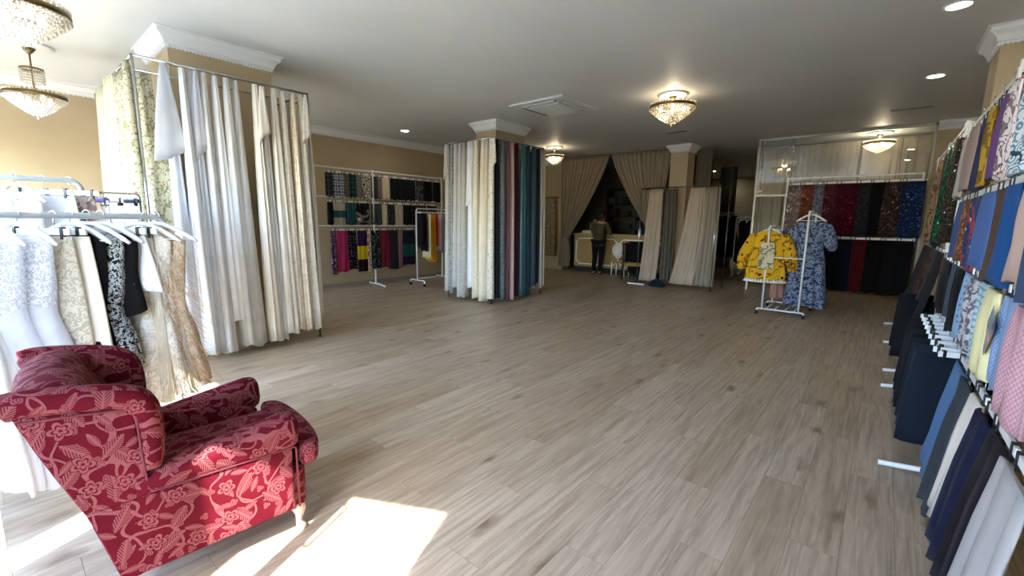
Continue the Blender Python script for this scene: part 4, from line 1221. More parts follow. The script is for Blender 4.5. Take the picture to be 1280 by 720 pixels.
# ================================================================== BACK OF THE SHOP: COUNTER, CURTAINS, BOOTH
CURT = fabric('plain', 'a2947f', scale=.6)
CURT2 = fabric('plain', 'b3a391', scale=.6)
COUNTER = painted('ochre_counter', '9c8150', .5)
def counter():
    t = thing('shop_counter', 'ochre counter with white panel moulding beneath the tied-back curtains', 'counter', (-5.6, 11.15, 0))
    MB().box((-1.25, -.25, .16), (1.4, .3, 1.06)).build('body', COUNTER, t)
    MB().box((-1.2, -.2, .0), (1.35, .25, .16)).build('plinth', plain('dark_plinth', '1c1712', .7), t)
    MB().box((-1.29, -.3, 1.06), (1.44, .34, 1.1), 0).build('worktop', painted('counter_top', 'a98b58', .35), t)
    def mould(x0, x1, z0, z1, c):
        P = [(x0+c, z0), (x1-c, z0), (x1, z0+c), (x1, z1-c), (x1-c, z1), (x0+c, z1), (x0, z1-c), (x0, z0+c)]
        MB().tube([(x, -.256, z) for x, z in P], .017, 6, True).build('panel_moulding', TRIM_WHITE, t)
    mould(-1.18, .1, .24, .96, .1); mould(.18, 1.33, .24, .96, .1)
counter()
def tied_curtain(lab, xL, xR, ztop, tie, zb, y, mat, seed, wt=.16, wb=.34, group='tied-back curtains over the counter'):
    t = thing('tied_curtain', lab, 'curtain', ((xL+xR)/2, y, ztop), 0, group)
    cx = (xL+xR)/2; rnd = random.Random(seed); ph = rnd.uniform(0, 6)
    nu, nv = 96, 30
    V, uv = [], []
    zt = tie[1]
    for i in range(nv+1):
        q = i/nv
        z = ztop+(zb-ztop)*q
        for j in range(nu+1):
            u = j/nu
            if z > zt:
                f = (ztop-z)/(ztop-zt)
                # the leading edge swings across in a long curve, the fixed edge stays nearly upright
                e = f**1.25
                x = (xL+(xR-xL)*u)*(1-e)+(tie[0]+(u-.5)*wt)*e
                w = (xR-xL)*(1-e)+wt*e
            else:
                f = (zt-z)/(zt-zb)
                x = tie[0]+(u-.5)*(wt+(wb-wt)*min(1, f*1.6)**.7); w = wt
            a = .035+.02*(1-w/(xR-xL))
            yy = a*math.sin(2*PI*13*u+ph+.5*math.sin(3*q))+.4*a*math.sin(2*PI*5*u+ph*2)
            V.append((x-cx, yy-.05*(1-w/(xR-xL)), z-ztop)); uv.append((u*1.6, -z))
    Fc = [(i*(nu+1)+j, (i+1)*(nu+1)+j, (i+1)*(nu+1)+j+1, i*(nu+1)+j+1) for i in range(nv) for j in range(nu)]
    o = meshobj('curtain_cloth', V, Fc, mat, t, True, uv)
    s = o.modifiers.new('thickness', 'SOLIDIFY'); s.thickness = .004
    MB().tube([(tie[0]-cx+(wt/2+.03)*math.cos(a), -.05+.1*math.sin(a), zt-ztop) for a in [2*PI*k/16 for k in range(16)]], .016, 6, True).build('tieback', mat, t, True)
    MB().box((-(xR-xL)/2, -.012, -.005), ((xR-xL)/2, .012, .02)).build('curtain_rail', plain('rail_grey', '6d675c', .5), t)
tied_curtain('beige curtain tied back beside the wall, over the counter', -7.3, -5.78, 3.17, (-7.06, .93), .15, 10.72, CURT, 3)
tied_curtain('beige curtain tied back beside the column, over the counter', -5.72, -4.12, 3.17, (-4.5, 1.3), .4, 10.72, CURT, 4, .2, .36)

# the room behind the counter
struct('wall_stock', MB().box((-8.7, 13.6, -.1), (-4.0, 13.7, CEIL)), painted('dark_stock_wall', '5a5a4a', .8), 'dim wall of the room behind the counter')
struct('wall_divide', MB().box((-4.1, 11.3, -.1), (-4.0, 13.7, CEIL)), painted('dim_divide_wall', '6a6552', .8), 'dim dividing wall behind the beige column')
def shelf_unit():
    t = thing('shelf_unit', 'black open shelf unit in the dim room behind the counter', 'shelves', (-6.05, 13.3, 0))
    DK = plain('black_shelf', '17171a', .5)
    for x in (-1.0, 0, 1.0): MB().box((x-.02, -.2, 0), (x+.02, .2, 2.5)).build('side', DK, t)
    for z in (.1, .7, 1.2, 1.6, 2.0, 2.46): MB().box((-1.0, -.2, z-.015), (1.0, .2, z+.015)).build('shelf', DK, t)
shelf_unit()
rnd = random.Random(5)
for k in range(14):
    z = (.715, 1.215, 1.615, 2.015)[k % 4]; x = -6.9+(k//4)*.46+rnd.uniform(-.05, .05)
    c = ['3a4048', '50443c', '2c3a34', '5a5a58', '3c2c34'][k % 5]
    n = {'3a4048': 'blue-grey', '50443c': 'brown', '2c3a34': 'dark green', '5a5a58': 'grey', '3c2c34': 'plum'}[c]
    sh = {.715: 'lowest', 1.215: 'second', 1.615: 'third', 2.015: 'top'}[z]
    o = MB().box((-.12, -.12, 0), (.12, .12, rnd.uniform(.14, .26)), .008).build('storage_box', plain('box_'+c, c, .7))
    o.location = (x, 13.3, z)
    MB().box((-.122, -.122, .13), (.122, .122, .15)).build('lid', plain('boxlid_'+c, c, .6), o)
    tag(o, '%s storage box on the %s shelf behind the counter' % (n, sh), 'box', 'storage boxes on the shelf unit')
def dress_form(lab, loc, mat, s=1.0):
    t = thing('dress_form', lab, 'dress form', loc)
    prof = [(.06, 1.5), (.055, 1.45), (.07, 1.42), (.16, 1.38), (.18, 1.3), (.17, 1.2), (.13, 1.05), (.15, .95), (.19, .85), (.19, .75)]
    MB().loft([[(r*math.cos(a)*s, r*.72*math.sin(a)*s, z*s) for a in [2*PI*k/20 for k in range(20)]] for r, z in prof]).build('torso', mat, t, True)
    MB().tube([(0, 0, .04), (0, 0, .8*s)], .015, 8).build('pole', CHROME, t, True)
    MB().lathe([(.16, 0), (.16, .02), (.03, .05)], 20).build('base', BLACK_PLASTIC, t)
    garment('gown_on_form', mat, [(1.36*s, .19, .13, 0), (1.05*s, .15, .11, 0), (.8*s, .22, .17, 0), (.25, .36, .3, 0)], 9, .12, 77, t, 48, 12)
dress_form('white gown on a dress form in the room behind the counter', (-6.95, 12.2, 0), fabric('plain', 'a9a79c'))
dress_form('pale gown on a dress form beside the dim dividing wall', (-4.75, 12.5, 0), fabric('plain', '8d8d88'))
pp = MB().box((-.2, -.12, 0), (.2, .12, .05), .006).build('fabric_stack', plain('paper_white', 'c8c6bc', .7)); pp.location = (-6.5, 11.15, 1.1)
tag(pp, 'flat stack of white cloth lying on the counter', 'fabric stack')
MB().box((-.19, -.11, .05), (.19, .11, .075)).build('top_fold', plain('paper_white2', 'd5d3ca', .7), pp)
bt = MB().lathe([(.032, 0), (.035, .02), (.035, .13), (.014, .16), (.014, .2), (.0, .2)], 14).build('spray_bottle', plain('bottle_white', 'c9ccca', .4), None, True)
bt.location = (-4.95, 11.05, 1.1); tag(bt, 'small white bottle standing on the counter', 'bottle')
MB().lathe([(.017, .2), (.017, .235), (0, .235)], 10).build('cap', plain('cap_blue', '37506a', .4), bt)
fs = MB()
for i in range(5): fs.box((-.22+.01*i, -.1, .05*i), (.2-.012*i, .1, .05*i+.046), .01)
fo = fs.build('folded_cloth', fabric('plain', '1c2a3c')); fo.location = (-4.85, 11.22, 1.1)
tag(fo, 'pile of dark blue folded cloth on the counter', 'folded cloth')

# white oval-backed chair, wooden armchair and a dark coat beside the counter
def medallion_chair():
    t = thing('medallion_chair', 'white oval-backed chair standing in front of the ochre counter', 'chair', (-5.22, 10.42, 0), .1)
    WP = plain('white_lacquer', 'd9d6cc', .4)
    el = [(.15*math.cos(a), -.0, .71+.17*math.sin(a)) for a in [2*PI*k/28 for k in range(28)]]
    MB().tube(el, .016, 8, True).build('back_frame', WP, t, True)
    MB().loft([[(r*.15*math.cos(a), dy, .71+r*.17*math.sin(a)) for a in [2*PI*k/28 for k in range(28)]] for r, dy in ((.3, -.035), (.7, -.03), (.97, -.012), (.97, .012), (.7, .025), (.3, .03))]).build('back_pad', plain('white_pad', 'c9c6be', .8), t, True)
    MB().tube([(0, .02, .42), (0, .0, .55)], .018, 8).build('back_stem', WP, t, True)
    pad('seat', [(-.2, .0), (.2, .0), (.21, .2), (.2, .4), (-.2, .4), (-.21, .2)], lambda a, b, q: (a, b, q), .38, .46, .03, plain('gold_seat', '9a7c44', .8), t, 2, .02)
    for x in (-.17, .17):
        for y in (.03, .37):
            MB().tube([(x, y, .39), (x, y, .2), (x*1.03, y, 0)], [.02, .017, .011], 8).build('leg', WP, t, True)
medallion_chair()
def wood_armchair():
    t = thing('wooden_armchair', 'dark wooden armchair with a gold seat in front of the counter', 'chair', (-4.72, 10.25, 0), .5)
    DW = plain('dark_wood', '2a1c12', .4)
    pad('seat', [(-.25, -.25), (.25, -.25), (.27, .0), (.25, .25), (-.25, .25), (-.27, .0)], lambda a, b, q: (a, b, q), .36, .45, .03, plain('gold_seat', '9a7c44', .8), t, 2, .02)
    for x in (-.24, .24):
        MB().tube([(x, .24, .9), (x, .24, .4), (x*1.05, .27, 0)], [.016, .02, .014], 8).build('leg', DW, t, True)
        MB().tube([(x, -.22, .62), (x, -.22, .4), (x*1.05, -.23, 0)], [.016, .02, .014], 8).build('leg', DW, t, True)
        MB().tube(chaikin([(x, .24, .66), (x*1.1, .1, .68), (x*1.12, -.1, .66), (x, -.24, .62)], 2, False), .016, 8).build('arm', DW, t, True)
    MB().tube(chaikin([(-.24, .24, .86), (-.12, .25, .93), (.12, .25, .93), (.24, .24, .86)], 2, False), .018, 8).build('top_rail', DW, t, True)
    MB().box((-.2, .225, .5), (.2, .25, .84)).build('back_pad', plain('gold_seat', '9a7c44', .8), t)
wood_armchair()
co = thing('dark_coat', 'black coat thrown over the wooden armchair near the fitting booth', 'coat', (-4.55, 10.1, .93), .4)
put_drape('coat_body', fabric('plain', '0c0d11'), co, (0, .12, .03), 0, .78, .4, .46, .1, .2, 2, .03, 71, nv=10)
put_drape('sleeve', fabric('plain', '0c0d11'), co, (-.24, .1, -.02), .2, .55, .12, .1, .1, .08, 1, .008, 72, nv=8)
put_drape('sleeve', fabric('plain', '0c0d11'), co, (.24, .1, -.02), -.2, .55, .12, .1, .1, .08, 1, .008, 73, nv=8)

# fitting booth
def booth():
    t = thing('fitting_booth', 'chrome-railed fitting booth frame in front of the beige column', 'booth', (-3.5, 9.7, 0))
    z = 2.2
    DM = plain('dark_rail', '5c5852', .35, .8)
    tube_part('rail', [(-.85, 0, z), (.8, 0, z)], .012, DM, t)
    tube_part('rail', [(-.85, 0, z), (-.85, .9, z)], .012, DM, t)
    tube_part('rail', [(.8, 0, z), (.8, .9, z)], .012, DM, t)
    for x, y in ((-.85, 0), (.8, 0), (-.85, .9), (.8, .9)):
        tube_part('post', [(x, y, .0), (x, y, z)], .011, CHROME, t)
        MB().lathe([(.04, 0), (.04, .008), (.012, .014)], 14, (x, y, 0)).build('foot', CHROME, t)
    MB().box((-1.02, -.12, .0), (-.62, -.07, .03)).build('base_bar', WHITE_METAL, t)
booth()
def booth_curtain(lab, x, y, w0, w1, rz, mat, seed, sway=(0, 0), folds=4, zb=.1, z=2.17, rings=6):
    t = thing('booth_curtain', lab, 'curtain', (x, y, z), rz, 'curtains of the fitting booth')
    put_drape('curtain_cloth', mat, t, (0, 0, 0), 0, z-zb, w0, w1, .05, .12, folds, .028, seed, nu=72, nv=18, sway=sway, hem=.006)
    for k in range(rings):
        q = -w0/2+w0*(k+.5)/rings
        MB().tube([(q+.0*math.cos(a), .02*math.cos(a), .025+.022*math.sin(a)) for a in [2*PI*n/12 for n in range(12)]], .004, 5, True).build('curtain_ring', CHROME, t, True)
booth_curtain('pale beige curtain bunched at the counter side of the fitting booth', -4.0, 9.7, .30, .42, 0, CURT2, 81, (-.08, 0), 3)
booth_curtain('dim grey-beige curtain behind the bunched one on the booth', -3.76, 9.9, .24, .26, .5, fabric('plain', '6c675c'), 82, (0, 0), 3)
booth_curtain('broad pale curtain swept aside on the fitting booth front', -3.1, 9.7, .30, .56, 0, CURT2, 83, (-.20, 0), 3)
booth_curtain('greyish beige curtain beside the broad pale one on the booth', -2.82, 9.72, .34, .42, .12, fabric('plain', '94897a', scale=.6), 84, (-.05, 0), 4)
sc_ = thing('hanging_curtain', 'narrow ceiling-high curtain behind the beige column', 'curtain', (-3.42, 11.0, 3.17))
put_drape('curtain_cloth', fabric('plain', '6f6656'), sc_, (0, 0, 0), .3, 3.05, .36, .36, .08, .1, 4, .025, 85, nv=12)
MB().box((-.2, -.01, -.004), (.2, .01, .02)).build('curtain_rail', plain('rail_grey', '6d675c', .5), sc_)
b_ = MB()
for i in range(3): b_.box((-.18+.03*i, -.1+.02*i, .045*i), (.16-.02*i, .1-.02*i, .045*i+.06), .02)
bo = b_.build('cloth_heap', fabric('plain', '17303c')); bo.location = (-3.82, 9.62, 0); tag(bo, 'crumpled dark teal cloth on the floor under the fitting booth', 'cloth heap')
# lace drape against the pier beyond the middle rack
hd_ = hung_drape('pale lace cloth hanging on the beige pier beyond the middle rack', 'cloth on the pier', fabric('lace', '8d8468', 'a89f80', scale=.6), -7.75, 10.8, 2.1, .4, 'x', .5, .6, .06, .1, 4, .02, 86)
wr_ = thing('wall_hook_rail', 'short dark rail on the beige pier beyond the middle rack', 'rail', (-7.75, 10.87, 2.12))
tube_part('bar', [(-.35, -.05, 0), (.35, -.05, 0)], .012, plain('dark_rail', '5c5852', .35, .8), wr_)
for s in (-.33, .33): tube_part('bracket', [(s, -.05, 0), (s, .035, 0)], .008, plain('dark_rail', '5c5852', .35, .8), wr_)

# far room beyond the booth
def far_rack(lab, x, y, w, h):
    t = thing('clothes_rail', lab, 'clothes rack', (x, y, 0))
    tube_part('frame', [(-w/2, 0, .03), (-w/2, 0, h), (w/2, 0, h), (w/2, 0, .03)], .014, WHITE_METAL, t, 8, .05)
    for s in (-1, 1): tube_part('foot', [(s*w/2, -.25, .02), (s*w/2, .25, .02)], .014, WHITE_METAL, t, 8)
far_rack('white clothes rail of dark coats in the far room', -3.75, 14.0, 1.3, 1.75)
far_rack('white clothes rail of dark dresses in the far room, behind the yellow blouse', -2.62, 12.9, .9, 1.6)
FGN = 'garments in the far room'
for i, (x, c, s) in enumerate([(-4.2, '15161a', 'black coat'), (-4.0, '22181a', 'brown-black coat'), (-3.82, '7a1a20', 'red coat'), (-3.62, '1a1c22', 'blue-black coat'), (-3.4, '141414', 'soot-black coat')]):
    gown(s + ' hanging on the rail in the far room', FGN, fabric('plain', c), 14.0, 1.2, 1.2, x, 1.75, hem=.26, hd=.12, folds=5, amp=.08, seed=300+i, hlab='hanger holding the %s in the far room' % s)
for i, (x, c, s) in enumerate([(-2.9, '101318', 'black dress'), (-2.72, '1c222c', 'navy dress'), (-2.52, '16161a', 'charcoal dress'), (-2.34, '2a2c34', 'slate dress')]):
    gown(s + ' on the rail behind the yellow blouse', FGN, fabric('plain', c), 12.9, 1.2, 1.1, x, 1.6, hem=.2, hd=.1, folds=5, amp=.08, seed=310+i, hlab='hanger holding the %s behind the yellow blouse' % s)
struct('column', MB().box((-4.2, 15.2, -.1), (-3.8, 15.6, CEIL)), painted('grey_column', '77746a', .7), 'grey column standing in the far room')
wh = thing('wall_appliance', 'small white box fixed to the grey column in the far room', 'appliance', (-4.0, 15.2, 1.5))
MB().box((-.22, -.16, 0), (.22, 0, .28), .02).build('case', plain('white_case', 'c6c8c4', .4), wh)
MB().box((-.16, -.165, .05), (.16, -.16, .11)).build('grille', plain('grey_grille', '70757a', .5), wh)

# ================================================================== CURTAIN BEHIND THE GLASS, SEQUIN RACK, MOBILE RACK
SH = [(-2.18, .62, 'cfc8b2', 'pale beige sheer curtain behind the glass, beside the bead trim'), (-1.55, .64, 'd6d0bc', 'cream sheer curtain second behind the glass transom'), (-.9, .66, 'c4bda8', 'beige sheer curtain in the middle behind the glass'), (-.25, .64, 'ccc5b1', 'light sheer curtain behind the small chandelier'), (.42, .7, 'b5ad9a', 'greyer sheer curtain against the end wall behind the glass')]
for i, (x, w, c, lab) in enumerate(SH):
    t = thing('sheer_curtain', lab, 'curtain', (x, 11.75, 3.15), 0, 'sheer curtains behind the glass')
    put_drape('curtain_cloth', fabric('plain', c, sheer=.08), t, (0, 0, 0), 0, 3.08, w*.98, w*1.0, .04, .06, 6, .022, 400+i, nu=72, nv=10)
    MB().box((-w/2, -.01, 0), (w/2, .01, .03)).build('curtain_rail', plain('rail_grey', '6d675c', .5), t)
for x, lab in ((-2.17, 'string of gold beads hanging at the outer edge of the glass'), (-1.62, 'string of gold beads hanging between two sheer curtains')):
    t = thing('bead_string', lab, 'bead trim', (x, 10.85, 3.2), 0, 'gold bead strings behind the glass')
    m = MB()
    for k in range(72):
        z = -.018-k*.043
        m.lathe([(.004, -.016), (.017, -.008), (.017, .008), (.004, .016)], 6, (.012*(k % 2)-.006, 0, z))
    o = m.build('beads', plain('gold_bead', '8a7650', .35, .4), t); o['kind'] = 'stuff'

t = thing('rail_rack', 'white two-rail rack of sequined fabrics in front of the glass partition', 'rack', (-.6, 10.25, 0))
MB().box((-.98, -.012, 2.31), (1.0, .012, 2.335)).build('rail', WHITE_METAL, t)
MB().box((-.98, -.012, 1.26), (1.0, .012, 1.285)).build('rail', WHITE_METAL, t)
for x in (-.97, .99):
    MB().box((x-.014, -.014, 0), (x+.014, .014, 2.335)).build('post', WHITE_METAL, t)
    MB().box((x-.02, -.45, 0), (x+.02, .25, .03)).build('foot', WHITE_METAL, t)
SQ = [(-1.43, .25, fabric('sequin', '8a7670', 'c0aca4', scale=.8), 'rose-silver sequined', 1.0), (-1.21, .22, fabric('sequin', '7a4434', 'a8644c', scale=.9), 'copper sequined', .85), (-1.04, .15, fabric('lace', '565a68', '7c8292'), 'blue-grey lace', .9),
      (-.86, .22, fabric('sequin', '4a1c26', '8a4450', scale=.8), 'wine and silver sequined', .95), (-.60, .30, fabric('sequin', '4a0c1c', '7e2038', scale=.8), 'deep red sequined', .95), (-.36, .2, fabric('lace', '1c1c20', '34343a'), 'black lace', .95), (-.18, .2, fabric('plain', '08080a'), 'plain black', .95),
      (.03, .26, fabric('sequin', '3a2c2a', '7a645c', scale=.7), 'bronze sequined', .95), (.30, .28, fabric('sequin', '1e2e58', '3c5890', scale=.8), 'midnight blue sequined', .95)]
for x, w, m, s, L in SQ:
    panel(s + ' length on the rack before the glass partition', 'sequined lengths on the upper rail', m, x, 10.23, 2.33, L, w, 'x', 'white clip hanger holding the %s length' % s, 'hangers on the sequin rack', drop=.11, amp=.018, folds=2, d=.06, flare=1.12)
for x, w, c, s in [(-1.4, .3, '5a1420', 'dark red'), (-1.1, .3, '3a1018', 'maroon'), (-.8, .26, '0c2a24', 'bottle green'), (-.55, .24, '10182c', 'navy'), (-.33, .2, '5a0c14', 'crimson'), (-.12, .24, '0b0b0d', 'black'), (.1, .24, '141014', 'blackish plum'), (.3, .2, '0a0a0e', 'inky')]:
    panel(s + ' long fabric on the lower rail below the sequined lengths', 'long fabrics below the sequined lengths', fabric('plain', c), x, 10.23, 1.28, .95, w, 'x', 'white clip hanger holding the %s long fabric' % s, 'hangers on the sequin rack', amp=.018, folds=2, d=.06)

def mobile_rack():
    t = thing('double_rail_rack', 'white two-height mobile rack with a yellow blouse and a blue dress', 'clothes rack', (-1.13, 7.9, 0))
    r = .014
    for y in (0, .85):
        tube_part('end_foot', [(-.33, y, .05), (-.33, y, .09), (.31, y, .09), (.31, y, .05)], r, WHITE_METAL, t, 10, .04)
        tube_part('upright', [(-.26, y, .09), (-.26, y, 1.4)], r, WHITE_METAL, t, 10)
        tube_part('upright', [(.24, y, .09), (.24, y, 1.63)], r, WHITE_METAL, t, 10)
        tube_part('cross_bar', [(-.26, y, .92), (.24, y, .92)], r*.7, WHITE_METAL, t, 8)
        for x in (-.33, .31):
            MB().lathe([(.02, 0), (.022, .01), (.022, .05), (.015, .06)], 12, (x, y, 0)).build('rubber_foot', BLACK_PLASTIC, t)
    tube_part('hanging_rail', [(-.26, 0, 1.4), (-.26, .85, 1.4)], r, WHITE_METAL, t, 10)
    tube_part('hanging_rail', [(.24, 0, 1.63), (.24, .85, 1.63)], r, WHITE_METAL, t, 10)
    for x in (-.2, -.08, .06, .18): tube_part('shelf_bar', [(x, 0, .1), (x, .85, .1)], r*.6, WHITE_METAL, t, 8)
mobile_rack()
def blouse(lab, loc, mat, rz, sh=.24, L=.74, trim=None, group='garments on the mobile rack', panelm=None, sl=.62):
    t = thing('blouse', lab, 'blouse', loc, rz, group)
    garment('body', mat, [(0, .1, .03, 0), (-.05, sh*.85, .05, 0), (-.25, sh*.9, .075, 0), (-L, sh*1.12, .09, 0)], 7, .09, 500, t, 48, 12)
    for s in (-1, 1):
        rings = []
        for k in range(9):
            q = k/8
            c = Vector((s*(sh*.8+.09*q+.07*math.sin(q*2)), 0, -.05-sl*q*.93))
            r = .07+.025*math.sin(q*PI)-(.02 if k > 7 else 0)
            rings.append([c+Vector((r*math.cos(a)*(1+.07*math.sin(3*a+k)), r*.7*math.sin(a), 0)) for a in [2*PI*n/16 for n in range(16)]])
        uv = [(v.x, v.z) for r_ in rings for v in r_]
        m = MB().loft(rings)
        meshobj('sleeve', m.V, m.F, mat, t, True, [(v[0]*1.5+v[1], -v[2]) for v in m.V])
    if trim:
        m = MB()
        for k in range(40):
            a = 2*PI*k/40
            x, y = sh*1.14*math.cos(a), .1*math.sin(a)
            m.lathe([(.004, 0), (.03, -.05), (.026, -.055)], 6, (x, y, -L+.02))
        meshobj('ruffle_hem', m.V, m.F, trim, t, True, [(v[0], v[2]) for v in m.V])
    if panelm:
        V, Fc, uv = drape(.42, .2, .22, .02, .02, 1, .003, 9, 24, 6)
        meshobj('front_panel', V, Fc, panelm, t, True, uv, (0, -.11, -.18))
    return t
YEL = fabric('rose', 'd2a21e', '2e1c10', '7a4a18', .7)
blouse('bright yellow flowered blouse with a cream front and ruffled hem', (-1.4, 7.98, 1.33), YEL, .12, .25, .78, fabric('plain', 'd8d8d4'), panelm=fabric('rose', 'cfc4a0', '9a8a60', '6a6a50', 1.2))
BLU = fabric('lace', '3a4866', '8e9ab2', scale=.7)
blouse('blue flowered blouse hanging behind the yellow one', (-1.36, 8.16, 1.33), BLU, .2, .24, .74)
blouse('darker blue flowered blouse behind the other two', (-1.36, 8.34, 1.33), fabric('lace', '2a3650', '6a7690', scale=.8), .2, .24, .76)
def blue_dress():
    t = thing('dress', 'long blue and white patterned dress hanging on the taller rail', 'dress', (-.86, 8.12, 1.54), .05, 'garments on the mobile rack')
    m = fabric('lace', '2c3852', '7d89a2', scale=1.1)
    garment('bodice', m, [(-.07, .2, .05, 0), (-.2, .2, .075, 0), (-.45, .17, .075, 0)], 4, .05, 520, t, 48, 8)
    garment('long_skirt', m, [(-.43, .175, .078, 0), (-.7, .22, .1, 0), (-1.36, .27, .13, 0)], 9, .12, 521, t, 56, 14)
    for s in (-1, 1):
        rings = []
        for k in range(8):
            q = k/7
            c = Vector((s*(.18+.1*q), 0, -.09-.4*q)); r = .06+.035*math.sin(q*PI)-(.02 if k == 7 else 0)
            rings.append([c+Vector((r*math.cos(a), r*.75*math.sin(a), .0)) for a in [2*PI*n/16 for n in range(16)]])
        mm = MB().loft(rings)
        meshobj('puff_sleeve', mm.V, mm.F, m, t, True, [(v[0]*1.5+v[1], -v[2]) for v in mm.V])
        tube_part('strap', [(s*.13, 0, -.05), (s*.15, 0, -.1)], .012, m, t, 6)
blue_dress()
shoulder_hanger('white hanger holding the long blue dress', 'hangers on the mobile rack', (-.88, 8.12, 1.642), .05, .38)
for y, s in ((7.98, 'bright yellow blouse'), (8.16, 'blue blouse'), (8.34, 'darker blue blouse')):
    shoulder_hanger('white hanger holding the ' + s, 'hangers on the mobile rack', (-1.39, y, 1.412), .12, .38)
pk = put_drape('scarf', fabric('plain', 'a87c70'), None, (-1.3, 8.5, .62), .3, .42, .16, .2, .06, .1, 2, .02, 530)
tag(pk, 'dusty pink scarf hanging low inside the mobile rack', 'scarf', 'garments on the mobile rack')

# ================================================================== CEILING LAMPS AND VENTS
def emis(name, col, st):
    m, nt, b = newmat(name)
    b.inputs['Base Color'].default_value = (*srgb(col), 1)
    b.inputs['Emission Color'].default_value = (*srgb(col), 1)
    b.inputs['Emission Strength'].default_value = st
    return m
BULB = emis('warm_bulb', 'ffe2b0', 9)
BULB_DIM = emis('dim_bulb', 'ffe9c8', 1.5)
SPOT_LENS = emis('spot_lens', 'fff6e8', 14)
BRASS = plain('aged_brass', '7a6a48', .3, .9)
CRYSTAL, _nt, _b = newmat('crystal')
_tr = nd(_nt, 'ShaderNodeBsdfTransparent', {'Color': (1, .98, .94, 1)})
_gl = nd(_nt, 'ShaderNodeBsdfGlossy', {'Roughness': .05, 'Color': (1, .98, .95, 1)})
_tl = nd(_nt, 'ShaderNodeBsdfTranslucent', {'Color': (.95, .92, .85, 1)})
_m1 = nd(_nt, 'ShaderNodeMixShader', {0: .35, 1: _gl.outputs[0], 2: _tl.outputs[0]})
_m2 = nd(_nt, 'ShaderNodeMixShader', {0: .6, 1: _tr.outputs[0], 2: _m1.outputs[0]})
_nt.links.new(_m2.outputs[0], _nt.nodes['Material Output'].inputs[0])

def lamp_light(loc, power, col, r=.08, parent=None):
    d = bpy.data.lights.new('bulb_light', 'POINT')
    d.energy = power; d.color = col; d.shadow_soft_size = r
    o = bpy.data.objects.new('bulb_light', d)
    link(o, parent); o.location = loc
    return o
def bead_shell(R, h, rings, n, size, z0=0.0, power=.75):
    """rings of faceted beads on an inverted dome hanging below z0"""
    m = MB()
    for i in range(rings):
        q = i/(rings-1)
        r = R*(1-q)**power if i else R
        z = z0-h*q
        k = max(5, int(n*max(r, .03)/R))
        for j in range(k):
            a = 2*PI*(j+.5*(i % 2))/k
            c = (r*math.cos(a), r*math.sin(a), z)
            s = size
            m.add([(c[0], c[1], c[2]+s*1.3), (c[0]+s, c[1], c[2]), (c[0], c[1]+s, c[2]), (c[0]-s, c[1], c[2]), (c[0], c[1]-s, c[2]), (c[0], c[1], c[2]-s*1.3)],
                  [(0,1,2), (0,2,3), (0,3,4), (0,4,1), (5,2,1), (5,3,2), (5,4,3), (5,1,4)])
    return m
def chandelier(lab, x, y, R, zring, tier, lit, group, dome=.2):
    """crystal basket; tier: a small upper crown on a stem, else close to the ceiling"""
    t = thing('chandelier', lab, 'chandelier', (x, y, CEIL), 0, group)
    H = CEIL
    MB().lathe([(0, 0), (.19, 0), (.2, -.012), (.17, -.022), (.14, -.02), (.06, -.03), (0, -.03)], 36).build('ceiling_rose', TRIM_WHITE, t, True)
    MB().lathe([(.05, -.028), (.055, -.035), (.03, -.07), (.012, -.09), (.0, -.09)], 20).build('canopy', BRASS, t, True)
    zr = zring-H
    MB().tube([(0, 0, -.08), (0, 0, zr)], .008, 8).build('stem', BRASS, t, True)
    MB().lathe([(R-.012, zr+.018), (R+.006, zr+.018), (R+.01, zr), (R+.006, zr-.018), (R-.012, zr-.018), (R-.012, zr+.018)], 48).build('rim', BRASS, t, True)
    m = MB()
    n = 44
    for k in range(n):
        a = 2*PI*k/n
        m.lathe([(.002, .016), (.011, .006), (.011, -.004), (.002, -.012)], 6, (R*math.cos(a), R*math.sin(a), zr+.032))
    o = m.build('rim_beads', CRYSTAL, t); o['kind'] = 'stuff'
    o = bead_shell(R, dome, 11, 56, .0125, zr-.03).build('crystal_basket', CRYSTAL, t); o['kind'] = 'stuff'
    o = bead_shell(R*.8, dome*.8, 7, 44, .011, zr-.03).build('inner_crystals', CRYSTAL, t); o['kind'] = 'stuff'
    for k in range(3):
        a = 2*PI*k/3
        MB().tube([(0, 0, zr-.005), (R*math.cos(a), R*math.sin(a), zr-.005)], .005, 6).build('spoke', BRASS, t, True)
    MB().lathe([(.0, .02), (.02, 0), (.012, -.02), (.0, -.03)], 10, (0, 0, zr-dome-.035)).build('finial', CRYSTAL, t, True)
    if tier:
        zt = -.24
        MB().lathe([(.085, zt+.01), (.095, zt+.01), (.095, zt-.01), (.085, zt-.01), (.085, zt+.01)], 28).build('upper_rim', BRASS, t, True)
        m = MB()
        for k in range(26):
            a = 2*PI*k/26
            for q in range(5):
                m.lathe([(.002, .012), (.008, .0), (.002, -.014)], 5, (.09*math.cos(a), .09*math.sin(a), zt-.02-q*.027))
        o = m.build('upper_crystals', CRYSTAL, t); o['kind'] = 'stuff'
    for k in range(4):
        a = 2*PI*k/4+.4
        MB().lathe([(.0, .035), (.016, .03), (.024, .0), (.016, -.03), (0, -.035)], 12, (R*.5*math.cos(a), R*.5*math.sin(a), zr-.03)).build('bulb', BULB if lit > 1 else BULB_DIM, t, True)
    if lit:
        lamp_light((0, 0, zr+.07), lit, (1, .84, .6), .06, t)
    return t
CG = 'crystal chandeliers on the ceiling'
chandelier('lit crystal basket chandelier close to the ceiling over the open floor', -2.45, 6.3, .30, 3.03, False, 2.0, CG)
chandelier('lit crystal chandelier hanging beyond the middle drape rack', -6.32, 9.0, .22, 2.97, False, 1.6, CG, .15)
chandelier('crystal chandelier with a small upper tier, nearer the beige wall', -7.1, .45, .24, 2.69, True, .12, CG, .18)
